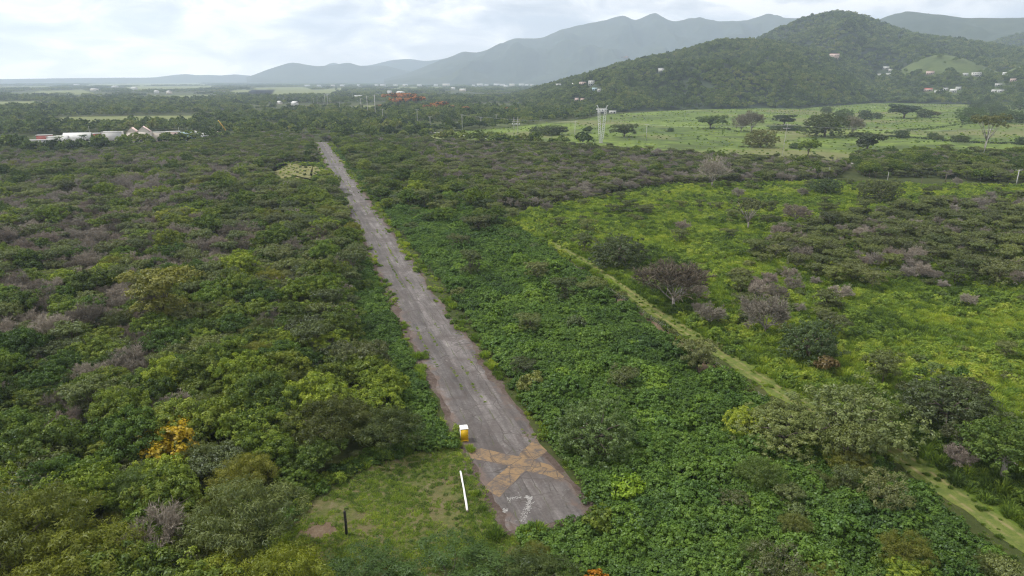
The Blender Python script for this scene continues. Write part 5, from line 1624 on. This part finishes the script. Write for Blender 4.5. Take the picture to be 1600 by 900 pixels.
def steel_tower():
    p, h = pole_h(939, 175, 223)
    dep = p.y * CP + CAM_H * SP
    t = thing('lattice_tower', p, 'pale steel lattice tower of two leaning masts in the pasture front', 'tower')
    sp = 5.2 * dep / F
    for s in (-1, 1):
        obj('mast', to_mesh('mast', lattice_leg((s * .7, 0, 0), (s * sp, 0, h), 0.6, 1.8, 16), [M_STEEL]), t)
    ca = lattice_leg((-sp * 1.7, 0, h + .6), (sp * 1.5, 0, h + .6), .6, 1.3, 9)
    obj('crossarm', to_mesh('crossarm', ca, [M_STEEL]), t)
    for s in (-1, 1):
        obj('earth_peak', to_mesh('earth_peak', lattice_leg((s * sp, 0, h + .8), (s * (sp + 1.6), 0, h + 4.2), .9, .5, 4), [M_STEEL]), t)
    obj('footing', to_mesh('footing', merge([box(-1.6, 1.6, -1, 1, -.4, .35), box(-1.2, 1.2, -.7, .7, .353, .6)]), [M_CONC]), t)


steel_tower()


def cable(a, b, sag, label, r=0.05):
    n = 24; pts = []
    for i in range(n + 1):
        t = i / n; q = a.lerp(b, t); q.z -= sag * 4 * t * (1 - t); pts.append(q - a)
    o = obj('overhead_cable', to_mesh('overhead_cable', tube(pts, [r] * (n + 1), 4), [M_STEEL]), None, a)
    tag(o, label, 'cable', 'overhead cables of the power line')


def top_of(px, ytop, yfoot, lean=0.0):
    p, h = pole_h(px, ytop, yfoot)
    return p + Vector((lean * h * .96, .3, h * .96))


cable(top_of(1221, 196, 249, .06), top_of(1533, 203, 252, .10), 1.6, 'long cable between the two pale poles over the pasture')
cable(top_of(1009.5, 195, 220), top_of(1221, 196, 249, .06), 1.6, 'cable from the thin pole to the tall concrete pole')
cable(top_of(722.3, 180, 206), top_of(898, 190, 218), 1.5, 'cable crossing the lower pasture edge')


def fence():
    line = [G(785, 345), G(860, 396), G(945, 452), G(1020, 503), G(1103, 561), G(1160, 604), G(1205, 636)]
    t = thing('wire_fence', line[0], 'weathered wire fence of thin posts along the dirt strip', 'fence')
    seg = [(line[i + 1] - line[i]).length for i in range(len(line) - 1)]
    tot = sum(seg); n = int(tot / 3.4); tops = []
    for i in range(n + 1):
        s = tot * i / n; k = 0
        while k < len(seg) - 1 and s > seg[k]: s -= seg[k]; k += 1
        p = line[k].lerp(line[k + 1], s / seg[k]) - line[0]
        h = RNG.uniform(1.2, 1.6); tops.append(p + Vector((0, 0, 1.1)))
        obj('post', to_mesh('post', tube([p + Vector((0, 0, -.2)), p + Vector((RNG.uniform(-.1, .1), RNG.uniform(-.1, .1), h))], [.08, .06], 5), [M_PALEBARK if i % 3 else M_BARK]), t)
    for dz in (0, -.35, -.7):
        obj('wire', to_mesh('wire', tube([q + Vector((0, 0, dz)) for q in tops], [.008] * len(tops), 3), [M_STEEL]), t)


fence()

M_BLACK = plain('tarred_timber', (0.022, 0.02, 0.02), 0.8, 0.3, 3)
M_PIPE = plain('white_weathered_pipe', (0.74, 0.73, 0.70), 0.6, 0.15, 1.5)


def dark_post(px, yt, yb, r, label, cap=False):
    p = G(px, yb); dep = p.y * CP + CAM_H * SP
    h = (yb - yt) * dep / F / 0.83
    t = thing('dark_post', p, label, 'post')
    obj('shaft', to_mesh('shaft', tube([(0, 0, -.3), (.02, 0, h * .5), (-.03, 0.02, h * .97), (-.03, .02, h)], [r * 1.08, r, r * .95, r * .7], 9), [M_BLACK]), t)
    if cap: obj('cap', to_mesh('cap', tube([(-.03, .02, h + .003), (-.03, .02, h + .09)], [r * .8, r * .6], 9), [M_PIPE]), t)
    return t


dark_post(541.5, 800, 835, .16, 'tall blackened post standing in the grass clearing')
dark_post(1103, 556, 569, .20, 'stout black post with a pale cap at the fence', True)
dark_post(963, 466, 476, .14, 'short dark post in the fence nearer the far end')


def fallen_pole():
    a, b = G(719.5, 739), G(730.5, 800)
    d = b - a; L = d.length; dn = d.normalized()
    n = 14; pts = []; rr = []
    for i in range(n + 1):
        t = i / n
        sd = Vector((-dn.y, dn.x, 0)) * (0.03 * math.sin(t * 4) + .01 * math.sin(t * 17))
        pts.append(d * t + sd + Vector((0, 0, .24 + .02 * math.sin(t * 11)))); rr.append(.125 + .012 * math.sin(t * 9 + 1) + .025 * t)
    t = thing('fallen_pole', a, 'long white weathered pole lying in the grass beside the runway', 'pole')
    obj('shaft', to_mesh('shaft', tube(pts, rr, 10), [M_PIPE], True), t)
    obj('broken_end', to_mesh('broken_end', tube([d + Vector((0, 0, .2)) + dn * .004, d + dn * .28 + Vector((.03, 0, .17))], [.13, .05], 7), [M_BARK]), t)


fallen_pole()


def portable_toilet():
    y = plain('yellow_plastic', (0.78, 0.47, 0.006), 0.45, 0.05, 1.0)
    w = plain('white_plastic', (0.80, 0.80, 0.78), 0.4, 0.04, 1.0)
    gsh = plain('grey_plastic', (0.48, 0.49, 0.50), 0.5, 0.06, 1.0)
    dk = plain('black_plastic', (0.03, 0.03, 0.03), 0.5, 0.05, 1.0)
    p = (G(717.5, 691) + G(729, 690)) / 2
    t = thing('portable_toilet', (p.x + .15, p.y + .6, 0.036), 'yellow portable toilet with a white roof on the runway edge', 'portable toilet', rz=rad(12))
    W2, D2, Hh = .57, .58, 2.08
    obj('skid_base', to_mesh('skid_base', merge([box(-W2 - .04, W2 + .04, -D2 - .04, D2 + .04, .07, .19), box(-W2, -W2 + .14, -D2 - .1, D2 + .1, 0, .067), box(W2 - .14, W2, -D2 - .1, D2 + .1, 0, .067)]), [y]), t)
    obj('cabin', to_mesh('cabin', merge([box(-W2, -W2 + .05, -D2 + .06, D2, .193, Hh), box(W2 - .05, W2, -D2 + .06, D2, .193, Hh), box(-W2 + .053, W2 - .053, D2 - .05, D2, .193, Hh)] + [box(s * (W2 + .012) - .012, s * (W2 + .012) + .012, -D2 + .2 + .22 * i, -D2 + .3 + .22 * i, .3, Hh - .35) for s in (-1, 1) for i in range(4)]), [w]), t)
    fr = obj('door_frame', to_mesh('door_frame', merge([box(-W2, -W2 + .04, -D2 - .02, -D2 + .057, .193, Hh), box(W2 - .04, W2, -D2 - .02, -D2 + .057, .193, Hh), box(-W2 + .043, W2 - .043, -D2 - .02, -D2 + .057, Hh - .06, Hh)]), [y]), t)
    dr = obj('door', to_mesh('door', merge([box(-W2 + .045, W2 - .045, -D2 - .01, -D2 + .04, .2, Hh - .065)]), [y]), t)
    obj('handle', to_mesh('handle', merge([box(W2 - .2, W2 - .14, -D2 - .09, -D2 - .05, .95, 1.15), box(W2 - .19, W2 - .15, -D2 - .05, -D2 - .0105, 1.0, 1.1)]), [dk]), dr)
    for s in (-1, 1):
        obj('vent_grille', to_mesh('vent_grille', merge([box(s * (W2 + .008) - .008, s * (W2 + .008) + .008, -.4, .4, Hh - .28 + .05 * i, Hh - .255 + .05 * i) for i in range(4)]), [gsh]), t)
    rf = merge([box(-W2 - .05, W2 + .05, -D2 - .06, D2 + .05, Hh + .003, Hh + .09)])
    v = [(-W2 - .04, -D2 - .05, Hh + .093), (W2 + .04, -D2 - .05, Hh + .093), (W2 + .04, D2 + .04, Hh + .093), (-W2 - .04, D2 + .04, Hh + .093), (-W2 + .14, -D2 + .14, Hh + .24), (W2 - .14, -D2 + .14, Hh + .24), (W2 - .14, D2 - .14, Hh + .24), (-W2 + .14, D2 - .14, Hh + .24)]
    rf = merge([rf, geo(v, [(0, 1, 5, 4), (1, 2, 6, 5), (2, 3, 7, 6), (3, 0, 4, 7), (4, 5, 6, 7)])])
    r = obj('roof', to_mesh('roof', rf, [w]), t)
    obj('vent_pipe', to_mesh('vent_pipe', tube([(-.05, .1, Hh + .243), (-.05, .1, Hh + .36)], [.06, .055], 8), [gsh]), r)


portable_toilet()


def crane():
    my = plain('yellow_machine_paint', (0.62, 0.36, 0.02), 0.5, 0.1, 1.0)
    p = G(350, 213); dep = p.y * CP + CAM_H * SP; m = dep / F
    t = thing('crane', p, 'yellow crane with a raised boom behind the last village house', 'crane')
    obj('boom', to_mesh('boom', tube([(3.4 * m, 0, 10 * m), (-6.0 * m, 0, 24.5 * m)], [.5, .3], 4), [my]), t)
    obj('cab', to_mesh('cab', merge([box(-1.3, 1.5, -1.2, 1.2, 1.6, 4.0), box(1.503, 3.2 * m, -1, 1, 1.6, 3.4)]), [my]), t)
    obj('mast', to_mesh('mast', tube([(2.2 * m, 0, 3.0), (3.4 * m, 0, 10.2 * m)], [.55, .5], 4), [my]), t)
    obj('chassis', to_mesh('chassis', box(-3, 4, -1.3, 1.3, .6, 1.5), [M_BLACK]), t)
    for s in (-1, 1):
        for x in (-2.2, 0, 2.8):
            obj('wheel', to_mesh('wheel', tube([(x, s * 1.1, .6), (x, s * 1.5, .6)], [.6, .6], 12), [M_BLACK]), t)


crane()


def guard_rail(px0, px1, y0, y1, label):
    a, b = G(px0, y0), G(px1, y1)
    t = thing('guard_rail', a, label, 'guard rail', 'guard rails along the highway')
    d = b - a; n = max(2, int(d.length / 4)); s = Vector((-d.y, d.x, 0)).normalized() * .12
    V = []
    for z in (.45, .85):
        for q in (Vector((0, 0, 0)) - s, d - s, d + s, Vector((0, 0, 0)) + s):
            V.append((q.x, q.y, z))
    obj('rail', to_mesh('rail', geo(V, [(0, 3, 2, 1), (4, 5, 6, 7), (0, 1, 5, 4), (1, 2, 6, 5), (2, 3, 7, 6), (3, 0, 4, 7)]), [M_STEEL]), t)
    for i in range(n + 1):
        q = d * (i / n)
        obj('post', to_mesh('post', box(q.x - .08, q.x + .08, q.y - .08, q.y + .08, 0, .44), [M_STEEL]), t)


guard_rail(1184, 1202, 248.5, 249.5, 'short grey guard rail left of the concrete pole')
guard_rail(1216, 1252, 250.2, 252.5, 'grey guard rail right of the concrete pole')
guard_rail(1558, 1598, 267.5, 269, 'grey guard rail by the crossarmed pole')


def cow_mesh(mat):
    me = bpy.data.meshes.new('cow')
    J = {'hip': (-.75, 0, 1.15, .33), 'belly': (0, 0, 1.08, .40), 'chest': (.65, 0, 1.15, .34), 'neck': (1.05, 0, 1.28, .2), 'poll': (1.3, 0, 1.35, .15), 'muzzle': (1.62, 0, 1.1, .10), 'tail': (-1.1, 0, 1.2, .05), 'tip': (-1.15, 0, .6, .03)}
    for s in (-1, 1):
        J[f'fh{s}'] = (.62, s * .2, .85, .14); J[f'fk{s}'] = (.66, s * .2, .42, .07); J[f'ff{s}'] = (.64, s * .2, .04, .06)
        J[f'hh{s}'] = (-.72, s * .2, .85, .17); J[f'hk{s}'] = (-.88, s * .2, .45, .07); J[f'hf{s}'] = (-.8, s * .2, .04, .06)
        J[f'ear{s}'] = (1.24, s * .3, 1.42, .04)
    E = [('hip', 'belly'), ('belly', 'chest'), ('chest', 'neck'), ('neck', 'poll'), ('poll', 'muzzle'), ('hip', 'tail'), ('tail', 'tip')]
    for s in (-1, 1):
        E += [('chest', f'fh{s}'), (f'fh{s}', f'fk{s}'), (f'fk{s}', f'ff{s}'), ('hip', f'hh{s}'), (f'hh{s}', f'hk{s}'), (f'hk{s}', f'hf{s}'), ('poll', f'ear{s}')]
    k = list(J)
    me.from_pydata([J[n][:3] for n in k], [(k.index(a), k.index(b)) for a, b in E], [])
    me.materials.append(mat)
    o = bpy.data.objects.new('cow', me); COL.objects.link(o)
    o.modifiers.new('skin', 'SKIN'); o.modifiers.new('sub', 'SUBSURF').render_levels = 1
    for i, n in enumerate(k):
        me.skin_vertices[0].data[i].radius = (J[n][3],) * 2
    me.skin_vertices[0].data[1].use_root = True
    return o


M_COW = plain('white_hide', (0.72, 0.69, 0.64), 0.8, 0.1, 1)
M_COWD = plain('dark_hide', (0.06, 0.045, 0.035), 0.8, 0.2, 1)
cw = cow_mesh(M_COW); cd = cow_mesh(M_COWD)
first = {id(cw): True, id(cd): True}
for (px, py, src, lab) in [(1367, 168, cw, 'white cow grazing left in the upper pasture'), (1371, 169.5, cd, 'dark cow beside the white one in the upper pasture'), (1384, 169.5, cw, 'white cow in the middle of the grazing group'), (1391, 168, cd, 'dark cow right of the middle white cow'), (1399, 167, cw, 'white cow highest on the right of the group'), (1405, 168.5, cd, 'dark cow last on the right of the group'), (1362, 168.5, cw, 'white cow farthest left of the grazing group')]:
    o = src if first.pop(id(src), False) else src.copy()
    if o.name not in COL.objects: COL.objects.link(o)
    o.location = G(px, py) + Vector((0, 0, .06)); o.rotation_euler = (0, 0, RNG.uniform(0, 6.28))
    tag(o, lab, 'cow', 'cows grazing on the upper pasture')

# ------------------------------------------------------------------ haze: still air over the whole scene
def haze():
    m, k = new_mat('haze_air')
    v = k.node('ShaderNodeVolumePrincipled', {'Color': (0.69, 0.815, 1.0), 'Density': HAZE_DENSITY, 'Anisotropy': 0.3})
    o = k.n.new('ShaderNodeOutputMaterial'); k.l.new(v.outputs[0], o.inputs['Volume'])
    ob = obj('haze', to_mesh('haze', box(-13600, 13600, -13600, 13600, -5.0, 1150), [m]))
    tag(ob, 'pale blue grey haze thickening towards the mountains', 'haze', kind='stuff')


haze()
print('KINDS', {k: len(v) for k, v in POINTS.items()}, 'objects', len(S.objects))
